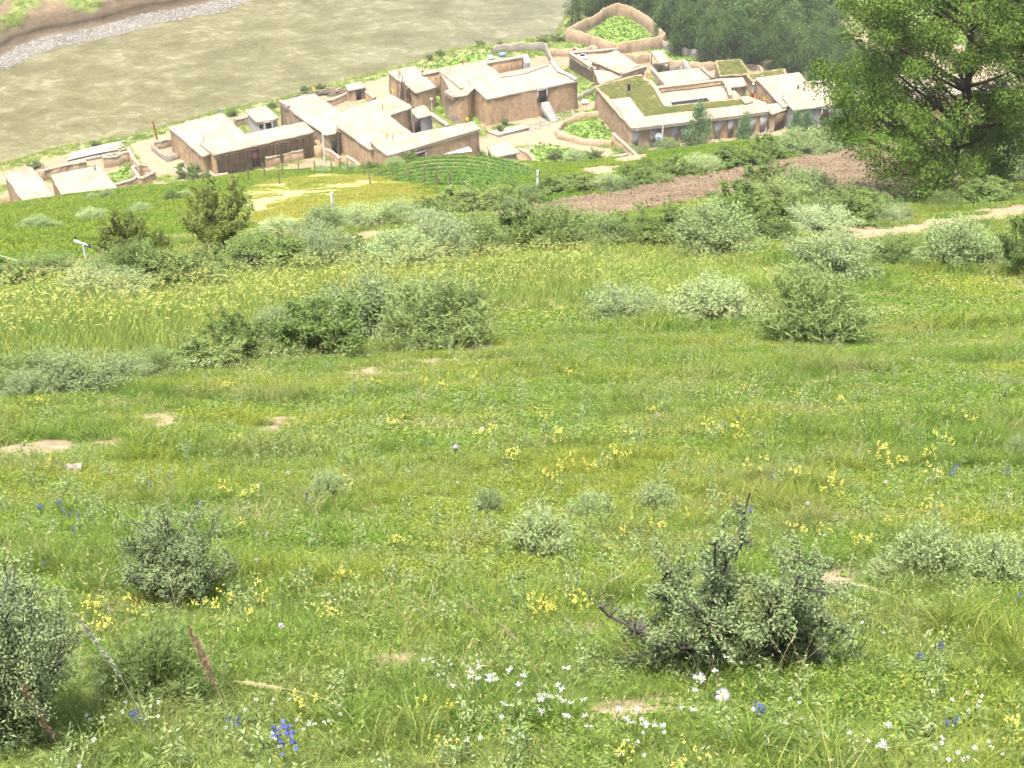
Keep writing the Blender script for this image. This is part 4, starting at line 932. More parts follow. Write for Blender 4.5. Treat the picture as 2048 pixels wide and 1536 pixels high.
# build only from the near sheet rows so that hidden ground is not picked
ycell = YY[:-1, :-1].ravel(); f_ok &= (ycell > 44) & (ycell < 100)
ii = (np.arange(nr-1)[:, None]*nc+np.arange(nc-1)[None]).ravel()[f_ok]
PP = GP.copy(); fu = np.sin(PP[:, 1]*5.2+PP[:, 0]*1.2+2*fbm(PP[:, 0]*.3, PP[:, 1]*.3, 4))*.05+.09+(fbm(PP[:, 0]*2, PP[:, 1]*2, 8)-.5)*.16; PP[:, 2] += np.maximum(fu, .03)
used = np.unique(np.concatenate([ii, ii+1, ii+nc+1, ii+nc])); remap = -np.ones(len(PP), int); remap[used] = np.arange(len(used))
pb = MB(); pb.add(PP[used], remap[np.stack([ii, ii+1, ii+nc+1, ii+nc], 1)], .5)
tag(obj('ploughed_field', pb.mesh('ploughed_field', M['soil'], True)), kind='structure')
n = len(clodP); clodP[:, 2] += .08
scatter('soil_clods', clodP, R.random(n)*6.3, R.normal(size=(n, 2))*.4, .05+.11*R.random(n)**2, R.integers(0, 4, n), clods)

# ------------------------------------------------------------------ grass and crops
def clump(n, spread, h, wd, lean, curve, m, heads=None, weeds=0):
    mb = MB(); blades(mb, n, spread, h, wd, lean, curve)
    if weeds:                          # low leafy herbs among the blades
        th = R.random(weeds)*6.283; rr_ = np.sqrt(R.random(weeds))*spread; c = np.stack([rr_*np.cos(th), rr_*np.sin(th), R.random(weeds)*h*.45], 1)
        d = np.stack([np.cos(th), np.sin(th), .35*R.normal(size=weeds)], 1); mb.leaves(c, d, .035, .016)
    mats = [m]
    if heads:
        k, L_, w__, hm = heads; mats.append(hm)
        th = R.random(k)*6.283; c = np.stack([spread*.8*np.cos(th)*R.random(k), spread*.8*np.sin(th)*R.random(k), h*(.95+.2*R.random(k))], 1)
        d = np.stack([np.cos(th), np.sin(th), -.3+.5*R.normal(size=k)], 1); mb.leaves(c, d, L_, w__, 1)
    return mb.mesh('clump', mats)
def sample(n, y0, y1, q0, q1, dens_pow=1.0):
    """points of the hillside, thinning out with distance"""
    t = R.random(n); a, b = y0+3, y1+3
    e = 2-dens_pow
    yy = (a**e+(b**e-a**e)*t)**(1/e) if abs(e) > 1e-6 else a*(b/a)**t
    yy = yy-3; xx = (q0+(q1-q0)*R.random(n))*(yy+4)
    zz = H(xx, yy); P = np.stack([xx, yy, zz], 1); u, v = project(P); return P, u, v
def zones(P, u, v):
    return dict(pl=inpoly(u, v, PLOUGH) & (P[:, 1] > 44) & (P[:, 1] < 100), ye=inpoly(u, v, YELLOW) & (P[:, 1] > 45), ba=inpoly(u, v, BARLEY) & (P[:, 1] > 12), cr=inpoly(u, v, CROP) & (P[:, 1] > 60), le=inpoly(u, v, LEFTF) & (P[:, 1] > 34), so=soilmask(u, v, P[:, 0], P[:, 1]))
def put(name, P, sc, srcs, idx=None, tilt=.12):
    n = len(P); scatter(name, P, R.random(n)*6.283, R.normal(size=(n, 2))*tilt, sc, R.integers(0, len(srcs), n) if idx is None else idx, srcs)
def tile(size, dens, h, wd, lean, curve, mats, herbs=0, hl=.02, tuss=0, heads=None, shear=.55, tussh=1.7):
    """a square of turf; blades stand upright on a slope that falls along y"""
    mb = MB(); n = int(dens*size*size); sq = (R.random((n, 2))-.5)*size*1.12
    blades(mb, n, 0, h, wd, lean, curve, 0, sq, shear)
    for _ in range(tuss):
        c = (R.random(2)-.5)*size; m_ = int(70); q = c+R.normal(size=(m_, 2))*size*.06; blades(mb, m_, 0, h*tussh, wd*.9, lean*1.1, curve*1.2, 0, q, shear)
    if herbs:                          # low leafy herbs in patches
        nc_ = max(1, herbs//14); cc = (R.random((nc_, 2))-.5)*size; w_ = R.integers(0, nc_, herbs); q = cc[w_]+R.normal(size=(herbs, 2))*hl*2.2; zz = R.random(herbs)*h*.75
        th = R.random(herbs)*6.283; mb.leaves(np.column_stack([q[:, 0], q[:, 1]-shear*zz, zz]), np.stack([np.cos(th), np.sin(th), .5*R.normal(size=herbs)], 1), hl*(.6+.8*R.random(herbs)), hl*.5)
    if heads:
        k, L_, w__ = heads; q = (R.random((k, 2))-.5)*size; zz = h*(1+.6*R.random(k)); th = R.random(k)*6.283
        mb.leaves(np.column_stack([q[:, 0], q[:, 1]-shear*zz, zz]), np.stack([np.cos(th), np.sin(th), .6*R.normal(size=k)-.2], 1), L_, w__, 1)
    return mb.mesh('turf', mats)
def tiles(y0, y1, q0, q1, step):
    """a jittered grid of places on the slope"""
    out = []
    ys = np.arange(y0, y1, step)
    for y in ys:
        pad = 3.0 if y < 25 else 4.0; xs = np.arange(q0*(y+4)-pad, q1*(y+4)+step+pad, step); out.append(np.stack([xs+R.normal(size=len(xs))*step*.22, y+R.normal(size=len(xs))*step*.22], 1))
    P = np.concatenate(out); P = np.column_stack([P, H(P[:, 0], P[:, 1])]); u, v = project(P); return P, u, v
def lay_turf(name, P, step, srcs, idx, smin=.85, smax=1.2):
    e = step*.5; gx_ = (H(P[:, 0]+e, P[:, 1])-H(P[:, 0]-e, P[:, 1]))/(2*e); gy_ = (H(P[:, 0], P[:, 1]+e)-H(P[:, 0], P[:, 1]-e))/(2*e)
    n = len(P); rot = np.zeros((n, 3))
    for i in range(n):
        N_ = Vector((-gx_[i], -gy_[i], 1)).normalized(); q = Vector((0, 0, 1)).rotation_difference(N_) @ Euler((0, 0, float(R.normal()*.35))).to_quaternion(); rot[i] = q.to_euler()
    scatter(name, P, rot[:, 2], rot[:, :2], smin+(smax-smin)*R.random(n), idx, srcs)
g1 = [M['grass'], M['straw']]
def turfset(size, dens, h, wd, herbs, hl):
    return [tile(size, dens, h, wd, .55, .8, g1, herbs, hl, 2) for _ in range(3)] + [tile(size, dens*.7, h*1.2, wd, .45, .9, g1, herbs//2, hl, 8, None, .55, 2.1) for _ in range(3)] \
         + [tile(size, dens*.55, h*.8, wd*1.1, .7, .7, g1, herbs*3, hl) for _ in range(3)] + [tile(size, dens*.8, h*1.25, wd*.8, .5, .9, g1, herbs//2, hl, 1, (int(30*size/.35*.6), hl*1.3, hl*.2)) for _ in range(2)]
def turf_idx(P, s):
    n = len(P); a = fbm(P[:, 0]*s, P[:, 1]*s, 91); b = fbm(P[:, 0]*s*.7, P[:, 1]*s*.7, 17); idx = R.integers(0, 3, n)
    idx = np.where(a > .56, R.integers(3, 6, n), idx); idx = np.where(b > .54, R.integers(6, 9, n), idx); idx = np.where((b < .40) | (R.random(n) < .08) | ((P[:, 1] < 4.6) & (R.random(n) < .5)), R.integers(9, 11, n), idx); return idx
for nm, y0, y1, step, size, dens, h, wd, herbs, hl in (('meadow_grass', 1.0, 9.2, .27, .36, 5600, .070, .0026, 260, .014), ('upper_slope_grass', 9.2, 22, .47, .62, 2300, .105, .0046, 300, .025)):
    P, u, v = tiles(y0, y1, -.47, .47, step); z = zones(P, u, v); ok = ~z['ba'] & (R.random(len(P)) > z['so']*1.05); P = P[ok]
    srcs = turfset(size, dens, h, wd, herbs, hl); lay_turf(nm, P, step, srcs, turf_idx(P, 1.3 if y0 < 5 else .7))
P, u, v = tiles(21.5, 62, -.46, .46, 1.0); z = zones(P, u, v); ok = ~z['ba'] & ~z['pl'] & ~z['ye'] & ~z['le'] & (R.random(len(P)) > z['so']*1.05)
lay_turf('hillside_grass', P[ok], 1.0, turfset(1.35, 480, .18, .011, 300, .055), turf_idx(P[ok], .35))
g2_ = [M['fieldgrass'], M['fieldgrass']]
fset = [tile(1.7, 230, .22, .022, .5, .7, g2_, 60, .09) for _ in range(5)]
lf = z['le'] & (R.random(len(P)) > z['so']); lay_turf('left_field_grass', P[lf], 1.0, fset, R.integers(0, 5, lf.sum()))
P, u, v = tiles(62, 128, -.46, .46, 1.35); z = zones(P, u, v); ok = ~z['pl'] & ~z['ye'] & ~z['cr'] & (R.random(len(P)) > z['so']*1.05)
lay_turf('far_slope_grass', P[ok], 1.3, fset, R.integers(0, 5, ok.sum()), .9, 1.3)
P, u, v = tiles(128, 199, -.46, .46, 2.4); ok = P[:, 1] < yf_at(P[:, 0], P[:, 1])+.5
lay_turf('foot_slope_grass', P[ok], 2.4, fset, R.integers(0, 5, ok.sum()), 1.4, 1.8)
yset = [tile(1.6, 240, .16, .02, .5, .6, [M['yellowgrass']]*2) for _ in range(4)]
P, u, v = tiles(50, 122, -.3, .05, 1.1); z = zones(P, u, v); bare = fbm(P[:, 0]*.2, P[:, 1]*.085, 77)+.25*(fbm(P[:, 0]*.8, P[:, 1]*.5, 79)-.5)
ok = z['ye'] & (bare < .63+.05*R.normal(size=len(P))); lay_turf('yellow_field_crop', P[ok], 1.1, yset, R.integers(0, 4, ok.sum()), .8, 1.1)
# barley
bset = [tile(1.3, 260, .50, .010, .22, .5, [M['barley'], M['ear']], 0, .02, 0, (70, .10, .013)) for _ in range(4)] + [tile(1.3, 200, .40, .011, .35, .6, [M['barley'], M['ear']], 60, .06, 0, (25, .09, .012)) for _ in range(3)]
P, u, v = tiles(12, 46, -.46, .36, .95); z = zones(P, u, v); ok = z['ba'] & (R.random(len(P)) > z['so']*.9); P = P[ok]
lay_turf('barley', P, .95, bset, np.where(fbm(P[:, 0]*.3, P[:, 1]*.3, 66) > .5, R.integers(0, 4, len(P)), R.integers(4, 7, len(P))), .8, 1.1)
# tufts creeping in over the bare patches
tf = [clump(16, .03, .06, .0026, .6, .8, M['grass'], None, 5) for _ in range(3)]+[clump(6, .02, .05, .003, .6, .8, M['grass'], None, 14)]
P, u, v = sample(60000, 1.4, 26, -.46, .46, 1.4); z = zones(P, u, v); so_ = z['so']; ok = (so_ > .08) & (R.random(len(P)) < np.where(so_ > .9, .10, .55)) & (fbm(P[:, 0]*6, P[:, 1]*6, 12) > .45)
put('bare_patch_tufts', P[ok], (.6+.6*R.random(ok.sum()))*(1+P[ok][:, 1]/22), tf)
# taller herbs and seed stalks standing out of the turf
def herb(kind):
    mb = MB()
    if kind == 0:                      # ferny rosette
        for _ in range(9):
            az = R.random()*6.283; t = np.linspace(0, 1, 9); L = .10*(.6+.7*R.random()); p = np.stack([np.cos(az)*L*t*.8, np.sin(az)*L*t*.8, L*(t-.5*t*t)*.95], 1); side = np.array([-np.sin(az), np.cos(az), 0])
            for s_ in (-1, 1): mb.leaves(p[1:]+side*s_*.012, np.tile(side*s_+np.array([np.cos(az), np.sin(az), 0])*.6, (8, 1)), .022, .006)
    elif kind == 1:                    # leafy upright stem
        for _ in range(4):
            b = np.array([*(R.normal(size=2)*.02), 0]); tp_ = b+np.array([*(R.normal(size=2)*.03), .13+.08*R.random()]); mb.tube([b, tp_], .0016, 3, cap=False); f = R.random(22); c = b+(tp_-b)*f[:, None]; d = R.normal(size=(22, 3)); d[:, 2] += .5; mb.leaves(c+d*.006, d, .022, .007)
    else:                              # seed stalks
        for _ in range(5):
            b = np.array([*(R.normal(size=2)*.03), 0]); h_ = .16+.13*R.random(); az = R.random()*6.283; t = np.linspace(0, 1, 6); p = b+np.stack([np.cos(az)*h_*.4*t**2, np.sin(az)*h_*.4*t**2, h_*t*(1-.12*t)], 1); mb.tube(p, .0007, 3, cap=False, mi=1); k = 9; f = .8+.2*R.random(k); c = np.stack([np.interp(f, t, p[:, j]) for j in range(3)], 1); mb.leaves(c+R.normal(size=(k, 3))*.003, np.tile(p[-1]-p[-2], (k, 1))+R.normal(size=(k, 3))*.01, .014, .003, 1)
    return mb.mesh('herb', [M['feather'] if kind == 0 else M['sage'] if kind == 1 else M['straw'], M['straw']])
hb = [herb(0), herb(0), herb(0), herb(1), herb(0), herb(2)]
P, u, v = sample(5200, 1.4, 24, -.46, .46, 1.5); z = zones(P, u, v); ok = ~z['ba'] & (R.random(len(P)) > z['so']*.9); P = P[ok]; pa = fbm(P[:, 0]*.8, P[:, 1]*.8, 33)
put('meadow_herbs', P, (.5+.45*R.random(len(P)))*(1+P[:, 1]/30), hb, np.where(pa > .55, R.integers(0, 4, len(P)), R.integers(0, 6, len(P))), .15)
# curved crop rows
rowc = [clump(22, .28, .34, .07, .7, .5, M['rowcrop']) for _ in range(3)]
RP = []
for k in range(9):
    f = k/8
    uu = np.linspace(740, 1088, 240); t = (uu-740)/348
    vv = 352-46*np.sin(np.pi*np.clip(t*.93+.05, 0, 1))**.8+f*60+t*6
    for a, b in zip(uu, vv):
        if inpoly(np.array([a]), np.array([b]), CROP)[0] and R.random() < .75: RP.append(G(a+R.normal()*.6, b+R.normal()*.4))
RP = np.array(RP); put('crop_rows', RP, .55+.3*R.random(len(RP)), rowc)
# gardens in the village, bank grass
gar = [clump(26, .3, .3, .075, .8, .5, M['garden']) for _ in range(3)]
grs = [clump(34, .45, .28, .035, .5, .7, M['fieldgrass']) for _ in range(3)]
yy = 165+100*R.random(90000); xx = (R.random(90000)*.94-.47)*(yy+4); P = np.stack([xx, yy, H(xx, yy)], 1); u, v = project(P)
gmk = np.zeros(len(P), bool)
for poly in GREEN_V: gmk |= inpoly(u, v, poly)
dmk = np.zeros(len(P), bool)
for poly in DIRT_V+BROWN_V: dmk |= inpoly(u, v, poly)
d, s = polydist(P[:, 0], P[:, 1], BANK); dry = (P[:, 2] > WATER+.5) & (P[:, 1] > yf_at(P[:, 0], P[:, 1])-2)
g1 = gmk & dry; put('garden_plants', P[g1], .4+.4*R.random(g1.sum()), gar)
g2 = dry & ~gmk & ~dmk & ((fbm(P[:, 0]*.22, P[:, 1]*.22, 43) > .5) | (d < 3.5)); put('bank_grass', P[g2], .6+.7*R.random(g2.sum()), grs)
# far bank grass and shingle
kk = R.integers(0, len(fl), 16000); off = 7+R.random(16000)**1.5*45; Pf = fl[kk]+nrm[kk]*off[:, None]
def fbz(kk, off): 
    h_ = np.interp(off, [p[0] for p in prof], [p[1] for p in prof]); return WATER+h_
okf = (fbm(kk*.12, off*.45, 61) > .64-.06*(off-6)) ; Pf3 = np.column_stack([Pf, fbz(kk, off)-.1])[okf]; put('far_bank_grass', Pf3, .7+.8*R.random(len(Pf3)), grs)
peb = []
for s in range(4):
    me = rock(40+s, .7, 1); me.materials.append(M['stone']); peb.append(me)
kk = R.integers(0, len(fl), 15000); off = -.3+R.random(15000)*5.2; oo = off*.74+wig[kk]; Pf = fl[kk]+nrm[kk]*oo[:, None]+tn[kk]*(R.random(15000)-.5)[:, None]*.7
put('shingle', np.column_stack([Pf, WATER+np.interp(off*.74, [p[0] for p in prof], [p[1] for p in prof])]), .05+.17*R.random(15000)**2.5, peb, tilt=.5)
# turf on roofs (parts of their houses)
def turf(root, polys, z, nper):
    Ps = []
    for poly in polys:
        P_ = np.array([U(a, b, z)[:2] for a, b in poly]); lo, hi = P_.min(0), P_.max(0); q = lo+(hi-lo)*R.random((nper, 2)); k = inpoly(q[:, 0], q[:, 1], [tuple(x) for x in P_]); Ps.append(q[k])
    Q = np.concatenate(Ps); Q = np.column_stack([Q, np.full(len(Q), z)])-np.array(root.location); n = len(Q)
    scatter('roof_turf', Q, R.random(n)*6.283, R.normal(size=(n, 2))*.15, .35+.4*R.random(n), R.integers(0, 3, n), turfc, root)
turfc = [clump(30, .42, .26, .04, .6, .7, M['roofturf']) for _ in range(3)]
turf(h8, [[(1193, 174), (1281, 150), (1312, 183), (1331, 214), (1289, 234), (1259, 194), (1224, 199)], [(1331, 214), (1496, 198), (1500, 207), (1289, 232)]], z8+.02, 5200)
turf(h15, [[(1432, 123), (1480, 119), (1499, 148), (1440, 152)]], z15, 1200); turf(h16, [[(1494, 150), (1568, 138), (1572, 148), (1505, 162)]], z16, 900)

# ------------------------------------------------------------------ bushes
def bush_parts(H_, Rd, stems, leaves, L_, W_, lm, style='bush', sr=.012, wood='twig', open_=.0, seg=7):
    """stems that leave the ground and spread, leaves set along their upper part; unit: metres"""
    sb, lb = MB(), MB(); C_, D_ = [], []
    for k in range(stems):
        az = R.random()*6.283; out = Rd*np.sqrt(R.random())*(.95); hh = H_*(1-.45*(out/Rd)**2)*(.5+.62*R.random())
        if style == 'mound': hh = H_*math.sqrt(max(.05, 1-(out/Rd)**2*.85))*(.68+.42*R.random())
        t = np.linspace(0, 1, seg); bow = R.normal()*.14
        path = np.stack([np.cos(az)*out*t**1.15*(1+bow*np.sin(t*3.1)), np.sin(az)*out*t**1.15*(1-bow*np.sin(t*3.1)), hh*t**.85], 1)
        path[1:-1] += R.normal(size=(seg-2, 3))*H_*.022
        sb.tube(path*(np.array([.86, .86, .86]) if style != 'bush' else 1), sr*(1-.8*t)+.0015, 4, cap=False)
        m_ = max(3, leaves//stems)
        tt = (.25 if style != 'feather' else .12)+(.78)*R.random(m_)**.75; ip = np.stack([np.interp(tt, t, path[:, j]) for j in range(3)], 1)
        sp = H_*(.085 if style == 'bush' else .045)*(.4+tt)
        off = R.normal(size=(m_, 3))*sp[:, None]
        if style == 'bush':            # side twigs
            nt = 7; ta = .3+.7*R.random(nt); pa = np.stack([np.interp(ta, t, path[:, j]) for j in range(3)], 1); dd = R.normal(size=(nt, 3)); dd[:, 2] = np.abs(dd[:, 2])*.6+.2; dd /= np.linalg.norm(dd, axis=1)[:, None]
            ln = H_*(.10+.16*R.random(nt))
            for q in range(nt):
                sb.tube([pa[q], pa[q]+dd[q]*ln[q]*.6+[0, 0, .01], pa[q]+dd[q]*ln[q]], [sr*.35, sr*.25, .001], 3, cap=False)
            w_ = R.integers(0, nt, m_); along = R.random(m_)[:, None]; ip = pa[w_]+dd[w_]*ln[w_][:, None]*along; off = R.normal(size=(m_, 3))*H_*.028
            dirs = dd[w_]+R.normal(size=(m_, 3))*.8
        else:
            tg = np.gradient(path, axis=0)[-1]; dirs = tg/np.linalg.norm(tg)*.9+R.normal(size=(m_, 3))*.7
        C_.append(ip+off); D_.append(dirs)
    C_, D_ = np.concatenate(C_), np.concatenate(D_); C_[:, 2] = np.maximum(C_[:, 2], .01)
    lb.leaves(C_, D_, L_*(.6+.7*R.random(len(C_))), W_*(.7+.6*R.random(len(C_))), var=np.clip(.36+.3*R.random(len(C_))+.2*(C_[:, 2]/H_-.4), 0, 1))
    return sb.mesh('stems', M[wood if style == 'bush' else 'stem'], True), lb.mesh('foliage', M[lm])
def bush(name, label, px, size_px, proto, group=None, cat='bush', rz=None, sink=.03, base=None):
    """px: foot of the bush in the picture, size_px: its width and height there"""
    p = G(*px) if base is None else np.asarray(base); dist = float(np.linalg.norm(p-np.array([0, 0, CAMZ]))); sw = size_px[0]*dist/FPX; sh = size_px[1]*dist/FPX/.86
    o = thing(name, label, cat, p-[0, 0, sink], group, rz if rz is not None else R.random()*6.283)
    st, lf, w0, h0 = proto
    s = (sw/w0, sw/w0, sh/h0)
    obj('stems', st, o, scale=s); obj('foliage', lf, o, scale=s)
    return o
PEB = earth('river_pebble', (.12, .112, .10), (.18, .168, .15), (.26, .245, .22), 3, .3, 9)
for me in peb:
    me.materials.clear(); me.materials.append(PEB)
def proto(H_, Rd, *a, **k):
    st, lf = bush_parts(H_, Rd, *a, **k); return (st, lf, Rd*2.1, H_*1.05)
# foreground shrubs
pr = proto(.62, .42, 50, 50000, .0165, .0078, 'greyleaf', sr=.013); bush('shrub', 'rounded grey-green small-leaved shrub standing alone in the meadow by yellow flowers', (365, 1195), (265, 190), pr)
pr = proto(.9, .42, 48, 50000, .016, .0075, 'greyleaf', sr=.014); bush('shrub', 'tall grey-green small-leaved shrub with dark stems beside the brown grass plume', (40, 1470), (330, 380), pr)
pr = proto(.5, .45, 70, 14000, .045, .006, 'feather', style='feather', sr=.006); bush('feathery_bush', 'soft pale green feathery bush with thin stems beside the tall grey-green shrub', (310, 1400), (310, 190), pr)
def big_shrub():
    p = G(1455, 1330); dist = float(np.linalg.norm(p-np.array([0, 0, CAMZ]))); k = dist/FPX
    o = thing('shrub', 'open twisted shrub with dark bare branches and two leafy heads', 'shrub', p-[0, 0, .03])
    sb, lb = MB(), MB(); C_, D_ = [], []
    heads = [(-75, 190, .20, 1.0), (-120, 130, .16, .8), (-30, 150, .15, .8), (85, 215, .20, 1.0), (140, 185, .15, .9), (60, 130, .14, .7), (120, 75, .22, 1.1), (190, 55, .17, .8), (30, 60, .16, .5), (-60, 60, .2, .8),
             (-150, 70, .17, .7), (-195, 60, .10, .35), (-40, 240, .12, .5), (10, 290, .06, .12), (-70, 300, .06, .10), (170, 120, .13, .6), (-10, 20, .16, .4), (90, 15, .18, .5), (-110, 20, .16, .6), (215, 20, .14, .5)]
    for dx, up, r_, den in heads:
        up = up*1.2 if up > 100 else up; r_ = r_*(.85 if up > 100 else .8); c = np.array([dx*k, R.normal()*.12, up*k/.82]); base = np.array([(-35 if dx < 20 else 45)*k+R.normal()*.02, 0, -.03]); t = np.linspace(0, 1, 9)
        mid = base+(c-base)*np.array([.35, .5, .55]); path = (1-t)[:, None]**2*base+2*((1-t)*t)[:, None]*mid+(t**2)[:, None]*c; path[1:-1] += R.normal(size=(7, 3))*.018
        sb.tube(path, .013*(1-.75*t)*(1 if den > .3 else .4)+.002, 5, cap=False)
        nt = int(26*max(den, .35)); dd = R.normal(size=(nt, 3)); dd[:, 2] += .35; dd /= np.linalg.norm(dd, axis=1)[:, None]; st = c-(c-base)*(R.random(nt)*.35)[:, None]; ln = r_*(.5+.8*R.random(nt))
        for q in range(nt):
            e = st[q]+dd[q]*ln[q]; m_ = (st[q]+e)/2+R.normal(size=3)*.015; sb.tube([st[q], m_, e], [.005, .0035, .001], 3, cap=False)
        m = int(4200*den); w_ = R.integers(0, nt, m); C_.append(st[w_]+dd[w_]*(ln[w_]*R.random(m)**.7)[:, None]+R.normal(size=(m, 3))*.012); D_.append(dd[w_]+R.normal(size=(m, 3))*.8)
    # bare branch reaching out on one side
    t = np.linspace(0, 1, 10); a, b = np.array([-50*k, -.05, 60*k/.82]), np.array([-258*k, -.12, 195*k/.82]); path = a+(b-a)*t[:, None]; path[:, 2] += .05*np.sin(t*3.1)*-1; path[1:-1] += R.normal(size=(8, 3))*.012
    bb = MB(); bb.tube(path, .007*(1-.6*t)+.002, 5)
    for q in range(34):
        s_ = path[R.integers(3, 10)]; d_ = R.normal(size=3)*[.03, .03, .015]+[-.005, 0, .035]; bb.tube([s_, s_+d_*.6+R.normal(size=3)*.006, s_+d_], [.004, .003, .002], 4)
    obj('bare_branch', bb.mesh('bare_branch', M['twig'], True), o)
    C_, D_ = np.concatenate(C_), np.concatenate(D_); ok = C_[:, 2] > .0; C_, D_ = C_[ok], D_[ok]; n = len(C_)
    lb.leaves(C_, D_, .0145*(.6+.7*R.random(n)), .0066*(.7+.6*R.random(n)), var=np.clip(.2+.6*R.random(n), 0, 1))
    obj('branches', sb.mesh('branches', M['twig'], True), o); obj('foliage', lb.mesh('foliage', M['greyleaf']), o)
big_shrub()
sg = [proto(.3, .28, 80, 7000, .026, .007, 'sage', style='mound', sr=.004) for _ in range(3)]
for px, sz, lab in [((975, 1028), (80, 62), 'small sage clump on bare-stemmed grass between yellow flower groups'), ((662, 1000), (95, 72), 'pale sage clump beside mauve globe flowers'), ((1310, 1022), (110, 65), 'low sage clump above the two-headed shrub'),
                    ((1085, 1108), (170, 105), 'wide sage clump beside the pale yellow flowers'), ((1850, 1165), (190, 130), 'tall soft sage clump at the right of the two-headed shrub'), ((1990, 1160), (180, 95), 'low spreading sage clump joining the taller soft one'),
                    ((1180, 1035), (110, 60), 'sparse sage clump between two fuller ones'), ((2035, 920), (70, 60), 'sage clump with broad pale leaves at the meadow edge'), ((1780, 1170), (120, 70), 'small sage clump in front of the tall soft one')]:
    bush('sage_clump', lab, px, sz, sg[R.integers(0, 3)], cat='sage')
# bushes of the terraces
hd = [proto(.9, .75, 30, 12000, .058, .022, 'hedge') for _ in range(3)]; sgb = [proto(.8, .7, 90, 13000, .055, .015, 'sage', style='mound', sr=.008) for _ in range(3)]
ft = [proto(.9, .75, 90, 15000, .075, .012, 'feather', style='feather', sr=.008) for _ in range(3)]; ol = [proto(1.0, .75, 40, 17000, .06, .018, 'olive') for _ in range(2)]; gl = [proto(.8, .8, 70, 13000, .05, .014, 'greyleaf', style='mound', sr=.008) for _ in range(2)]
def B(lab, px, sz, pr_, nm='bush', g=None):
    if g and sz[0] > 45:               # a smaller neighbour grown into its side
        s_ = 1 if R.random() < .5 else -1; bush(nm, lab, (px[0]+s_*sz[0]*(.5+.2*R.random()), px[1]+3-s_*sz[0]*.05), (sz[0]*.75, sz[1]*(.55+.3*R.random())), [hd, ft, gl][R.integers(0, 3)][0], g)
    return bush(nm, lab, px, (sz[0]*1.35*(.85+.3*R.random()), sz[1]*1.1*(.8+.4*R.random())), pr_[R.integers(0, len(pr_))], g)
B('dense dark green feathery bush at the barley field corner with twigs showing', (1620, 685), (240, 140), ft); B('pale grey-green soft bush beside the dark feathery bush', (1430, 650), (150, 90), sgb)
B('dark green bush with grey twigs standing before the barley', (875, 695), (210, 130), ft); B('grey-green wide bush joined to the dark twiggy one', (745, 680), (210, 115), gl); B('low dull green bush below the grey-green wide one', (640, 715), (190, 100), hd)
B('hazy grey bush at the barley edge by blue flowers', (1250, 650), (170, 75), gl); B('silver bush by the bare path under the big tree', (1915, 545), (160, 85), sgb); B('dark bush at the bare path end beside the silver bush', (2040, 560), (110, 95), hd)
B('bright low bush between the silver bush and the bare path', (1790, 530), (110, 55), ft); B('dry pale grassy bush above the dark feathery bush', (1660, 560), (200, 100), gl)
for px, sz in [((560, 690), (120, 60)), ((480, 720), (150, 80)), ((400, 740), (150, 75)), ((310, 760), (130, 65)), ((150, 790), (170, 75)), ((60, 780), (150, 70)), ((240, 770), (120, 55))]:
    B('low dull green bush in the line along the lower edge of the barley', px, sz, [hd, ft, ft, gl][R.integers(0, 4)], g='bushes along the lower edge of the barley')
for px, sz in [((90, 557), (130, 36)), ((30, 572), (100, 40)), ((200, 562), (70, 30)), ((260, 575), (150, 85)), ((330, 580), (160, 75)), ((230, 600), (130, 60)), ((400, 560), (120, 60)), ((490, 545), (110, 60)), ((560, 545), (150, 75)), ((650, 530), (110, 65)), ((700, 520), (90, 45)),
               ((880, 525), (120, 80)), ((950, 518), (140, 85)), ((1030, 505), (140, 80)), ((1120, 500), (150, 80)), ((1200, 495), (130, 70)), ((1280, 490), (150, 75)), ((1350, 490), (120, 70)), ((1520, 480), (90, 50)), ((1580, 450), (110, 60)), ((1640, 470), (130, 55)), ((1700, 450), (120, 50)), ((1480, 440), (120, 50))]:
    B('leafy bush in the uneven hedge line above the barley', px, sz, [hd, ft, hd, gl][R.integers(0, 4)], g='bushes of the hedge above the barley')
B('big pale sage bush in the hedge line with soft rounded top', (1430, 510), (160, 85), sgb); B('bright sage-green bush standing out in the hedge line', (800, 545), (160, 75), sgb)
bush('tree_bush', 'tall round olive bush beside the yellow field', (440, 500), (170, 125), ol[0]); bush('tree_bush', 'dark olive bush by the post with the tilted crossbar', (248, 515), (125, 92), ol[1]); bush('tree_bush', 'small olive bush between two larger olive ones', (325, 508), (50, 46), ol[0])
for px, sz in [((650, 462), (90, 38)), ((720, 455), (100, 36)), ((790, 448), (100, 36)), ((860, 440), (90, 34)), ((950, 425), (110, 50)), ((1010, 415), (80, 45)), ((1060, 412), (50, 36)), ((560, 470), (90, 30))]:
    B('low soft bush in the row below the yellow field', px, sz, sgb if R.random() < .5 else hd, g='bushes below the yellow field')
for px, sz in [((1100, 390), (80, 32)), ((1170, 385), (80, 38)), ((1215, 380), (60, 28)), ((1270, 370), (90, 36)), ((1340, 355), (80, 34)), ((1400, 345), (90, 32)), ((1465, 335), (90, 34)), ((1530, 322), (90, 36)), ((1600, 310), (90, 38)), ((1650, 300), (70, 36)), ((1290, 345), (50, 25))]:
    B('leafy bush in the hedge above the ploughed field', px, sz, [hd, sgb, ft][R.integers(0, 3)], g='bushes of the hedge above the ploughed field')
B('dark round bush at the end of the ploughed field', (1535, 385), (75, 58), hd); B('silver bush beside the dark round bush', (1610, 400), (110, 50), sgb); B('soft green bush below the silver one by the ploughed field', (1560, 420), (140, 50), ft)
for px, sz in [((1690, 425), (110, 50)), ((1640, 440), (100, 40)), ((1960, 410), (110, 45)), ((1730, 440), (110, 45))]:
    B('green bush in the shade under the big tree', px, sz, hd, g='bushes under the big tree')
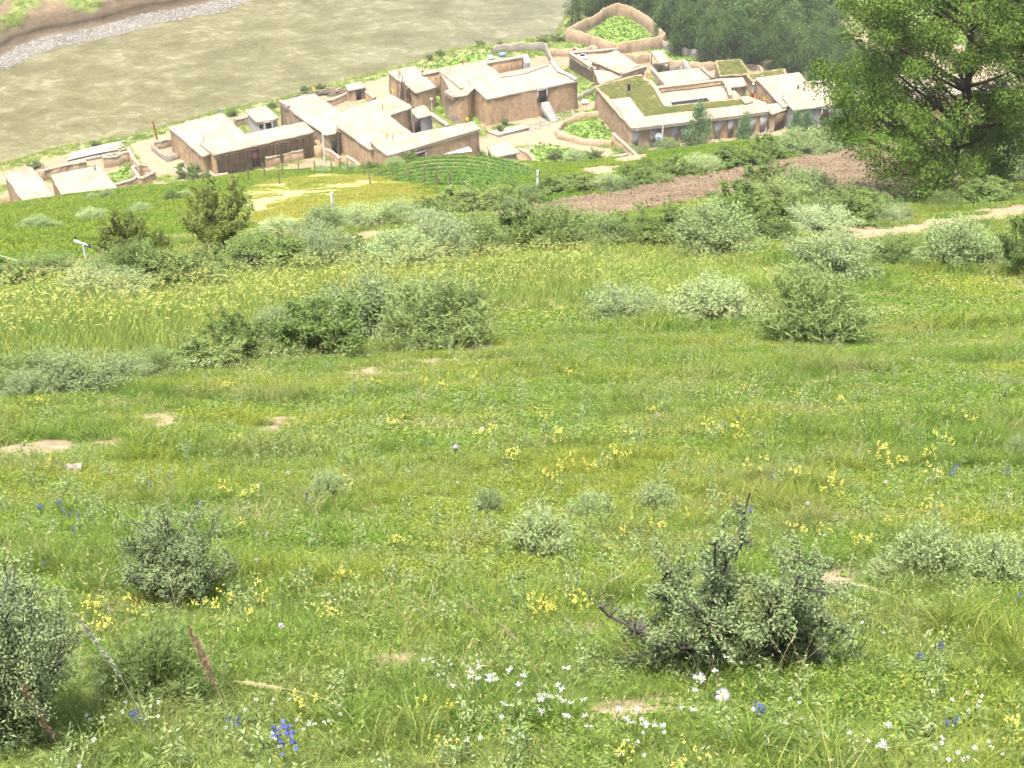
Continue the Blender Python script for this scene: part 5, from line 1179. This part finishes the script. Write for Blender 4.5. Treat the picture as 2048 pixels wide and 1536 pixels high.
for px, sz in [((2000, 370), (130, 60)), ((2050, 350), (120, 70)), ((1990, 300), (80, 60)), ((2040, 275), (90, 50)), ((1960, 340), (80, 50))]:
    B('soft green bush on the slope just past the big tree', px, sz, ft if R.random() < .5 else sgb, g='bushes past the big tree')
for px, sz in [((740, 338), (30, 14)), ((790, 330), (30, 14)), ((820, 322), (34, 14)), ((860, 312), (30, 14)), ((700, 340), (26, 14)), ((640, 345), (30, 12)), ((345, 402), (40, 16)), ((370, 398), (30, 14)), ((280, 425), (50, 16)), ((180, 440), (50, 14)), ((70, 455), (60, 14)),
               ((1110, 318), (34, 16)), ((1150, 322), (40, 16)), ((1190, 318), (40, 14)), ((1255, 308), (40, 16)), ((1330, 298), (40, 18)), ((1290, 306), (40, 16)), ((215, 395), (24, 12)), ((185, 400), (24, 12)), ((378, 352), (50, 24))]:
    B('small leafy bush on the slope edge just above the village', px, sz, hd if R.random() < .5 else sgb, g='small bushes above the village')
for u, v, sx, sy in [(70, 335, 40, 12), (190, 292, 24, 10), (465, 232, 26, 14), (545, 215, 24, 12), (610, 185, 30, 12), (640, 178, 30, 12), (860, 118, 24, 10), (960, 92, 26, 12), (880, 110, 26, 10), (1000, 100, 18, 18), (1115, 80, 40, 14), (1085, 85, 30, 12), (1000, 265, 22, 16), (1010, 250, 20, 12), (840, 150, 20, 10), (1290, 315, 40, 16), (1345, 300, 50, 18)]:
    bush('bush', 'small bush among the village walls and along the river bank', None, (sx, sy), hd[R.integers(0, 3)], 'small bushes in the village', base=T(u, v, 0))

# ------------------------------------------------------------------ trees
def tree_parts(hgt, env, clumps, per, L_, W_, lm, tr, wood='bark', start=.25, spread=.5, flat=.75, droop=0, low=0.15, trunk=None, gap=None):
    """env(f) is the crown's radius at height fraction f"""
    wb_, lb_ = MB(), MB(); t = np.linspace(0, 1, 10)
    tp = np.stack([hgt*.03*np.sin(t*4), hgt*.02*np.sin(t*3+1), -.2+t*hgt*.86], 1) if trunk is None else trunk
    wb_.tube(tp, tr*(1-.86*t)+.01, 8); C_, D_, V_ = [], [], []
    pts = []
    tries = 0
    while len(pts) < clumps and tries < 20000:
        tries += 1
        f = low+(1-low)*R.random(); az = R.random()*6.283; rr_ = env(f, az)*np.sqrt(.12+.88*R.random()); p = np.array([rr_*np.cos(az), rr_*np.sin(az), f*hgt])
        if gap is not None and gap(p): continue
        if all(np.linalg.norm(p-q) > hgt*.055 for q in pts): pts.append(p)
    mains = pts[::4]
    for ip_, p in enumerate(pts):
        rad = np.hypot(p[0], p[1]); zs_ = np.clip(p[2]-.55*rad-.06*hgt*R.random(), start*hgt*.6, hgt*.8); b0 = np.array([np.interp(zs_, tp[:, 2], tp[:, 0]), np.interp(zs_, tp[:, 2], tp[:, 1]), zs_])
        if ip_ % 4: q_ = min(mains, key=lambda m_: np.linalg.norm(m_-p)+.3*max(0, m_[2]-p[2])); b0 = b0*.2+q_*.8
        mid = b0+(p-b0)*[.5, .5, .38]+R.normal(size=3)*rad*.06; s = np.linspace(0, 1, 7); path = ((1-s)**2)[:, None]*b0+(2*s*(1-s))[:, None]*mid+(s**2)[:, None]*p
        wb_.tube(path, tr*(.28 if ip_ % 4 == 0 else .09)*(1-.85*s)*(.5+.5*rad/(env(.5, 0)+.01))+.006, 5, cap=False)
        k = int(per*(.6+.8*R.random())); sz = spread*(.7+.6*R.random()); c = R.normal(size=(k, 3))*[sz, sz, sz*flat]; r_ = np.linalg.norm(c, axis=1); c *= np.minimum(1, 1.9*sz/(r_+1e-6))[:, None]
        for q in range(5):
            e = p+R.normal(size=3)*sz*.8; wb_.tube([p, (p+e)/2+R.normal(size=3)*.05, e], [tr*.05, tr*.035, .003], 3, cap=False)
        d = R.normal(size=(k, 3))+np.array([p[0], p[1], 0])/(rad+.1)*.5; d[:, 2] -= .4+droop
        if droop: c[:, 2] -= np.abs(R.normal(size=k))*sz*droop
        C_.append(p+c); D_.append(d); V_.append(np.clip(R.random()*.35+.5*R.random(k)+.15*(c[:, 2]/sz), 0, 1))
    C_, D_, V_ = np.concatenate(C_), np.concatenate(D_), np.concatenate(V_); n = len(C_)
    lb_.leaves(C_, D_, L_*(.6+.8*R.random(n)), W_*(.7+.6*R.random(n)), var=V_)
    return wb_.mesh('trunk', M[wood], True), lb_.mesh('crown', M[lm])
p = G(1882, 392); dist = float(np.linalg.norm(p-np.array([0, 0, CAMZ]))); HT = 440*dist/FPX/.9; k = dist/FPX
def env(f, az):
    r_ = 1.05*math.sin(math.pi*min(1, max(0, .10+.80*f)))**.6*(1 if f > .2 else .75+f); a = 215*k*r_
    return a*(.88+(.30 if f < .5 else .30-.36*(f-.5))*math.cos(az-3.3)+.10*math.sin(3*az+6*f))
bt = thing('big_tree', 'large spreading broad-leaved tree with dark trunk standing at the ploughed field end', 'tree', p-[0, 0, .1])
w_, l_ = tree_parts(HT, env, 260, 470, .115, .066, 'treeleaf', .32, start=.22, spread=.38, flat=.62, low=.16, droop=.25, gap=lambda q: (-.2 < q[0]/k/100+.35 < .35) and .38 < q[2]/HT < .52 and q[1] < 2.5)
obj('trunk', w_, bt); obj('crown', l_, bt)
mb = MB(); c0 = np.array([55*k, -1.2, 215*k/.87])      # tangle of dead twigs
for _ in range(240):
    a = c0+R.normal(size=3)*[.42, .3, .36]; mb.tube([a, a+R.normal(size=3)*.28], .014, 3, cap=False)
tg_ = obj('dead_twig_tangle', mb.mesh('dead_twig_tangle', M['twig']), bt); tg_['label'] = 'grey tangle of dead twigs'; tg_['kind'] = 'stuff'
mb = MB(); pts = np.array([[60, 200], [88, 190], [98, 168], [100, 145], [98, 118], [92, 100]])*k; path = np.column_stack([pts[:, 0], np.full(6, -.8), pts[:, 1]/.87]); mb.tube(path, [.05, .045, .04, .03, .025, .015], 5)
for _ in range(26):
    s_ = path[R.integers(2, 6)]; mb.tube([s_, s_+R.normal(size=3)*.18-[0, 0, .1], s_+R.normal(size=3)*.35-[0, 0, .3]], [.012, .008, .004], 3, cap=False)
obj('dead_branch', mb.mesh('dead_branch', M['twig']), bt)['label'] = 'bare hanging branch'
def grove_env(w_):
    return lambda f, az: w_*math.sin(math.pi*min(1, .12+.86*f))**.75*(1+.15*math.sin(3*az))
gv = [tree_parts(10.5, grove_env(2.6), 60, 120, .36, .15, 'groveleaf', .2, spread=.62, flat=1.15, droop=.7, low=.10) for _ in range(4)]
gthin = [tree_parts(9.5, grove_env(1.7), 34, 70, .28, .12, 'groveleaf', .16, spread=.5, flat=1.1, droop=.6, low=.25) for _ in range(2)]
gl_ = [(1372, 108), (1412, 122), (1455, 130), (1500, 138), (1545, 143), (1590, 152), (1640, 165), (1685, 185), (1720, 205), (1360, 88), (1400, 95), (1440, 105), (1485, 112), (1530, 116), (1575, 122), (1620, 132), (1665, 148), (1705, 170), (1345, 70), (1385, 72), (1430, 78), (1475, 84), (1520, 90), (1565, 95), (1610, 102), (1655, 118), (1350, 48), (1400, 48), (1450, 52), (1500, 58), (1550, 64), (1600, 72), (1645, 86), (1420, 25), (1480, 28), (1540, 34), (1590, 42), (1640, 58)]
for i, (u, v) in enumerate(gl_):
    b_ = T(u+R.normal()*5, v+R.normal()*3, 0); o = thing('grove_tree', 'leafy drooping tree standing in the dense dark grove behind the village', 'tree', b_-[0, 0, .15], 'trees of the grove', R.random()*6.283)
    a_, c_ = gv[i % 4]; s = .82+.3*R.random()
    if v > 120: s *= .85
    obj('trunk', a_, o, scale=(s, s, s)); obj('crown', c_, o, scale=(s, s, s))
for i, (u, v) in enumerate([(1142, 52), (1160, 44), (1182, 30), (1205, 14), (1232, 2), (1262, 6), (1288, 20), (1310, 36), (1326, 52), (1250, -14), (1220, -22), (1290, -10), (1320, 10)]):
    b_ = T(u, v, 0)
    thin = u < 1180
    o = thing('grove_tree', 'slim airy tree at the river corner of the walled green plot' if thin else 'dark tree with bare lower trunk behind the walled green plot', 'tree', b_-[0, 0, .15], 'slim trees at the river corner' if thin else 'dark trees behind the walled plot', R.random()*6.283)
    a_, c_ = (gthin[i % 2] if thin else gv[i % 4]); s = .75+.2*R.random(); obj('trunk', a_, o, scale=(s, s, s)); obj('crown', c_, o, scale=(s*.9, s*.9, s))
for i, (u, v) in enumerate([(2030, 95), (2075, 120), (1990, 110), (1945, 118), (1760, 175), (1790, 150)]):
    b_ = T(u, v, 0); o = thing('grove_tree', 'tree behind the houses past the big tree', 'tree', b_-[0, 0, .15], 'trees behind the far houses', R.random()*6.283); a_, c_ = gv[i % 4]; s = .5+.15*R.random(); obj('trunk', a_, o, scale=(s, s, s)); obj('crown', c_, o, scale=(s, s, s))
sp_ = [tree_parts(6, lambda f, az: 1.9*(1-f)**.55*(.4+min(1, f*4)*.6), 46, 110, .26, .09, 'sapling', .1, spread=.42, flat=1.3, low=.06) for _ in range(2)]
for (u, v, s, lab) in [(1395, 298, 1.15, 'large bushy sapling in front of the pilastered wall'), (1487, 281, .72, 'small sapling before the pilastered wall end'), (1590, 268, .62, 'young pale sapling before the grey cement wall'), (1612, 264, .55, 'small pale sapling by the grey cement wall corner'), (1690, 262, 1.0, 'bushy sapling at the end of the grey cement wall'), (1665, 268, .6, 'little sapling below the maroon window')]:
    b_ = T(u, v, 0); o = thing('sapling', lab, 'sapling', b_-[0, 0, .1]); a_, c_ = sp_[R.integers(0, 2)]; obj('trunk', a_, o, scale=(s, s, s)); obj('crown', c_, o, scale=(s, s, s))

# ------------------------------------------------------------------ flowers
def flower_yellow():
    mb = MB(); k = 9
    for _ in range(k):
        b = np.array([*(R.normal(size=2)*.045), 0]); h_ = .17+.10*R.random(); t_ = b+[R.normal()*.03, R.normal()*.03, h_]; mb.tube([b-[0, 0, .03], (b+t_)/2, t_], .0018, 3, cap=False)
        m_ = 9; c = t_+R.normal(size=(m_, 3))*[.009, .009, .016]; d = R.normal(size=(m_, 3)); d[:, 2] += .4; mb.leaves(c, d, .022, .015, 1, fold=.4)
        c = b+np.array([0, 0, h_*.5])+R.normal(size=(6, 3))*[.02, .02, .04]; mb.leaves(c, R.normal(size=(6, 3)), .03, .008, 0)
    return mb.mesh('yellow_flower', [M['stem'], M['pyellow']])
def flower_star():
    mb = MB()
    for _ in range(3):
        b = np.array([*(R.normal(size=2)*.03), 0]); t_ = b+[R.normal()*.03, R.normal()*.03, .16+.07*R.random()]; mb.tube([b-[0, 0, .03], (b+t_)/2, t_], .002, 3, cap=False)
        n = 9; th = np.arange(n)/n*6.283+R.random(); d = np.stack([np.cos(th), np.sin(th), .15+.15*R.normal(size=n)], 1); L = .026*(.7+.5*R.random(n)); mb.leaves(t_+d*L[:, None]*.5, d, L, .006, 1, fold=0)
    return mb.mesh('star_flower', [M['stem'], M['pwhite']])
def flower_head(n_h, pm, r_, h_, sp_r):
    mb = MB()
    for _ in range(n_h):
        b = np.array([*(R.normal(size=2)*sp_r), 0]); t_ = b+[R.normal()*.03, R.normal()*.03, h_*(.75+.4*R.random())]; mb.tube([[0, 0, -.03], b*.8+[0, 0, h_*.35], t_], .0018, 3, cap=False)
        n = 22; c = R.normal(size=(n, 3)); c /= np.linalg.norm(c, axis=1)[:, None]; mb.leaves(t_+c*r_*[1, 1, .7], c, r_*1.1, r_*.8, 1, fold=.3)
        mb.leaves(b+np.array([0, 0, h_*.5])+R.normal(size=(5, 3))*[.015, .015, .04], R.normal(size=(5, 3)), .03, .007)
    return mb.mesh('flower_head', [M['stem'], M[pm]])
def flower_spike(pm):
    mb = MB()
    for _ in range(2):
        b = np.array([*(R.normal(size=2)*.025), 0]); t_ = b+[R.normal()*.03, R.normal()*.03, .2+.06*R.random()]; mb.tube([b-[0, 0, .03], t_], .002, 3, cap=False)
        n = 16; f = .55+.45*R.random(n); c = b+(t_-b)*f[:, None]+R.normal(size=(n, 3))*.008; mb.leaves(c, R.normal(size=(n, 3)), .022, .014, 1, fold=.5); mb.leaves(b+(t_-b)*(.5*R.random(6))[:, None], R.normal(size=(6, 3)), .03, .006)
    return mb.mesh('flower_spike', [M['stem'], M[pm]])
fy = [flower_yellow() for _ in range(5)]; fs = [flower_star() for _ in range(4)]; fw = [flower_head(3, 'pwhite', .009, .17, .05) for _ in range(4)]; fp = [flower_head(1, 'ppink', .013, .24, .01) for _ in range(2)]; fbv = [flower_spike('pblue') for _ in range(3)]
FY = [(852, 770), (947, 756), (758, 770), (887, 780), (1093, 846), (1306, 828), (793, 856), (971, 878), (1111, 888), (1254, 874), (1023, 924), (1121, 938), (1149, 934), (1180, 946), (1111, 968), (1139, 752), (1240, 926), (699, 982), (1488, 780), (1583, 792), (1680, 808), (1411, 868), (1437, 866), (1470, 880), (1899, 836), (1941, 853), (1935, 846), (1885, 895), (1753, 923), (1767, 936), (1798, 930), (1850, 923), (1507, 950), (1590, 970), (1658, 990), (1672, 996), (1861, 962), (1864, 1009), (1692, 678),
      (181, 1220), (200, 1212), (213, 1248), (190, 1262), (265, 1206), (283, 1220), (485, 1053), (454, 1195), (527, 1192), (677, 1150), (690, 1148), (670, 1232), (642, 1213), (420, 1214), (499, 1234), (611, 1425), (797, 1080), (1083, 1213), (1070, 1218), (1098, 1220), (1100, 1206), (1145, 1203), (1163, 1213), (1250, 1042), (1245, 1060), (1303, 1053), (1318, 1050), (1222, 1090), (831, 1425), (891, 1422), (884, 1492), (1240, 1512), (1372, 1020), (1850, 1012), (1774, 1044), (1725, 1084), (1712, 1080), (1648, 1060), (1592, 1056), (2014, 1478), (1374, 1526), (468, 896), (457, 994), (500, 998), (87, 814), (106, 935), (457, 779)]
for i, (u, v) in enumerate(FY):
    p = G(u, v+22 if v > 1000 else v+10); s = (.8+.4*R.random())*(.36 if p[1] < 7 else .58)
    tag(obj('yellow_flower', fy[i % 5], loc=p, rot=(0, 0, R.random()*6.3), scale=(s, s, s)), 'tuft of small bright yellow flowers in the meadow', 'yellow flower', 'yellow flowers in the meadow')
FW = [(865, 1337), (880, 1349), (896, 1335), (880, 1342), (1240, 1505), (1259, 1485), (1313, 1485), (1292, 1530), (1875, 1474), (1931, 1504), (1877, 1515), (1917, 1523), (1976, 1499), (1603, 1438), (1557, 1450), (1526, 1464), (1631, 1474), (1897, 1412), (1941, 1412), (1728, 1258), (190, 1445), (218, 1445), (325, 1428), (478, 1434), (633, 1453), (656, 1450), (607, 1471), (185, 1529), (555, 1485), (579, 1398), (1023, 1481), (981, 1480),
      (370, 731), (352, 735), (380, 737), (398, 742), (356, 749), (340, 751), (265, 756), (466, 715), (488, 728), (555, 717), (540, 715), (1013, 599), (1029, 614), (1024, 622), (1044, 616), (1903, 578), (1983, 555), (2002, 574), (1927, 614), (1980, 572), (2006, 562), (1690, 408), (1685, 412), (1700, 405), (1625, 435), (1640, 432), (1560, 398), (1550, 392), (120, 590), (60, 600), (95, 610), (45, 625), (150, 600), (640, 515), (480, 545), (500, 540), (970, 500), (985, 495), (1640, 1075), (800, 1075)]
for i, (u, v) in enumerate(FW):
    p = G(u, v+24 if v > 1000 else v+8); s = .38+.2*R.random() if p[1] < 8 else (1.2 if p[1] < 45 else 1.8)
    tag(obj('white_flower', fw[i % 4], loc=p, rot=(0, 0, R.random()*6.3), scale=(s, s, s)), 'small cluster of round white flower heads on thin stems', 'white flower', 'round white flowers')
for i, (u, v) in enumerate([(969, 1351), (947, 1377), (955, 1386), (992, 1384), (1067, 1407), (1112, 1403), (1138, 1429), (1140, 1450), (1205, 1462), (1281, 1457), (1295, 1473), (1093, 1413), (1046, 1431), (1728, 1506), (1760, 1523), (1446, 1352), (1385, 1422)]):
    p = G(u, v+22); s = .42+.22*R.random(); tag(obj('star_flower', fs[i % 4], loc=p, rot=(0, 0, R.random()*6.3), scale=(s, s, s)), 'pale woolly star-shaped flower with narrow white petals', 'star flower', 'woolly star-shaped flowers')
for i, (u, v) in enumerate([(974, 886), (901, 923), (912, 928), (1313, 846), (910, 980), (1093, 879), (744, 717), (1814, 729), (1758, 987), (562, 961), (574, 961), (532, 987), (345, 729), (550, 1094), (585, 1296), (516, 1145), (1617, 1036), (1672, 1064)]):
    p = G(u, v+18); s = .62 if p[1] < 8 else .85; tag(obj('globe_flower', fp[i % 2], loc=p, rot=(0, 0, R.random()*6.3), scale=(s, s, s)), 'single dusty mauve globe flower on a thin stem', 'globe flower', 'mauve globe flowers')
for i, (u, v) in enumerate([(1522, 1430), (1519, 1440), (1832, 1318), (1873, 1307), (1903, 1459), (2046, 1250), (2025, 1200), (1857, 771), (1474, 839), (1449, 851), (1542, 958), (1903, 933), (2007, 947), (1895, 950), (858, 886), (276, 1452), (480, 1460), (94, 1129), (120, 1010), (135, 1030), (110, 1050), (150, 1065), (165, 1040), (340, 960), (370, 900), (355, 985), (400, 1010), (300, 975), (617, 1000), (1500, 1022), (90, 1020), (1230, 640), (1210, 650)]):
    p = G(u, v+18); s = .38 if p[1] < 6 else .5; tag(obj('blue_flower', fbv[i % 3], loc=p, rot=(0, 0, R.random()*6.3), scale=(s, s, s)), 'deep blue flower spike standing in the grass', 'blue flower', 'blue flower spikes')
p = G(588, 1560); tag(obj('blue_flower', fbv[0], loc=p, scale=(.9, .9, .8)), 'large dark blue flower spike at the very front of the slope', 'blue flower')
for u, v, s, lab in [(1395, 1358, 1.0, 'pale lilac daisy seen edge-on below the two-headed shrub'), (1440, 1394, 1.05, 'pale lilac daisy opening flat with a yellow centre')]:
    top = G(u, v+34); o = thing('daisy', lab, 'daisy', top); hh = .085
    mb = MB(); mb.tube([[0, 0, -.03], [.004, .0, hh*.5], [0, 0, hh]], .002, 4); obj('stem', mb.mesh('stem', M['stem']), o)
    tl = np.array(Euler((.75 if v > 1370 else .25, 0, 0)).to_matrix()); mb = MB(); n = 24; th = np.arange(n)/n*6.283; d = np.stack([np.cos(th), np.sin(th), .06*R.normal(size=n)], 1) @ tl.T
    mb.leaves(np.array([0, 0, hh])+d*.0135*s, d, .0185*s, .0058, fold=.1); obj('petals', mb.mesh('petals', M['plilac']), o)
    mb = MB(); th = np.arange(10)/10*6.283; q = np.stack([.0065*np.cos(th), .0065*np.sin(th), np.full(10, .001)], 1); q2 = q*[.6, .6, 1]+[0, 0, .003]; V = np.concatenate([q, q2]) @ tl.T+[0, 0, hh]
    mb.add(V, [[i, (i+1) % 10, 10+(i+1) % 10, 10+i] for i in range(10)]); mb.add(V[10:], [list(range(10))]); obj('disc', mb.mesh('disc', M['pyellow']), o)
# tall grass plumes and arching stalks
def plume(name, label, foot, tip, pm, bow, plumed=.45, r_=.0022, wd=.011):
    a = G(*foot); d0 = float(np.linalg.norm(a-np.array([0, 0, CAMZ]))); k = d0/FPX; dx = (tip[0]-foot[0])*k; dz = (foot[1]-tip[1])*k/.80
    o = thing(name, label, 'grass stalk', a); t = np.linspace(0, 1, 14); path = np.stack([dx*t+bow[0]*np.sin(t*np.pi)*abs(dz), np.zeros(14), dz*t**(bow[1])], 1); path[0, 2] -= .03
    mb = MB(); mb.tube(path, r_*(1-.6*t), 4); obj('stalk', mb.mesh('stalk', M['straw' if pm != 'plumew' else 'plumew']), o)
    if plumed > 0:
        mb = MB(); n = 420; f = 1-plumed*R.random(n); c = np.stack([np.interp(f, t, path[:, j]) for j in range(3)], 1); env_ = np.sin(np.clip((1-f)/plumed, .04, 1)*np.pi*.9)
        tg = np.gradient(path, axis=0)[-3]; tg /= np.linalg.norm(tg); mb.leaves(c+R.normal(size=(n, 3))*(wd*.35*env_)[:, None], tg*1.3+R.normal(size=(n, 3))*.45, .016, .0035); obj('plume', mb.mesh('plume', M[pm]), o)
plume('grass_plume', 'thick brown grass plume standing in front of the tall grey-green shrub', (122, 1500), (82, 1358), 'plume', (0, 1), .8, .003, .018)
plume('grass_plume', 'brown grass plume standing in the feathery bush', (462, 1440), (412, 1236), 'plume', (0, 1), .65, .003, .020)
plume('grass_stalk', 'tall pale green stalk with a narrow plume before the feathery bush', (322, 1520), (226, 1212), 'plumew', (.04, 1), .4, .0018, .007)
for foot, tip, bow, lab in [((715, 1470), (495, 1350), (.25, .45), 'arching straw stalk beside the brown plume in the feathery bush'), ((1800, 1285), (1668, 1158), (.3, .5), 'arching straw stalk beside the two-headed shrub'), ((1588, 560), (1490, 455), (.3, .6), 'pale arching stalk before the hedge line'), ((1718, 560), (1828, 468), (-.05, 1), 'straight straw stalk crossing the bare path'), ((805, 640), (665, 577), (.5, .45), 'pale stalk arching over the grey-green wide bush'),
                            ((1010, 1330), (930, 1190), (.1, .9), 'thin straw stalk rising in the open meadow'), ((1080, 1400), (1000, 1230), (.1, .9), 'thin leaning straw stalk above the star-shaped flowers'), ((1245, 1330), (1255, 1210), (0, 1), 'upright thin stalk beside the bare branch'), ((755, 1060), (745, 1000), (.1, 1), 'short twin stalk beside the sage clumps')]:
    plume('grass_stalk', lab, foot, tip, 'straw', bow, .25, .0016, .006)
# stones
for u, v, w_, lab in [(145, 948, 48, 'flat pale stone lying in the meadow grass'), (735, 778, 26, 'small pale stone beside the bare ledge'), (800, 782, 24, 'half-buried grey stone next to the small pale one'), (905, 414, 26, 'tan earth-coloured boulder below the yellow field'), (1490, 1190, 24, 'pale stone under the two-headed shrub')]:
    p = G(u, v); me = rock(int(u), .5, 2); me.materials.append(M['stone'] if u not in (905,) else M['adobe']); s = w_*float(np.linalg.norm(p-np.array([0, 0, CAMZ])))/FPX*.5
    tag(obj('stone', me, loc=p+[0, 0, s*.2], rot=(.1, .1, R.random()*6), scale=(s, s*.8, s)), lab, 'stone')

# ------------------------------------------------------------------ the hazy air over the valley
hb_ = MB(); x0, x1, y0, y1, z0, z1 = -900, 900, -60, 1620, -8, 150
hb_.box(((x0+x1)/2, (y0+y1)/2, (z0+z1)/2), (x1-x0, y1-y0, z1-z0))
hm = bpy.data.materials.new('haze'); hm.use_nodes = True; hn = hm.node_tree.nodes; hn.remove(hn['Principled BSDF'])
pv_ = hn.new('ShaderNodeVolumePrincipled'); pv_.inputs['Color'].default_value = (1, .98, .93, 1); pv_.inputs['Density'].default_value = .0002; pv_.inputs['Anisotropy'].default_value = .2
hm.node_tree.links.new(pv_.outputs[0], hn['Material Output'].inputs['Volume'])
tag(obj('haze', hb_.mesh('haze', hm)), kind='stuff')
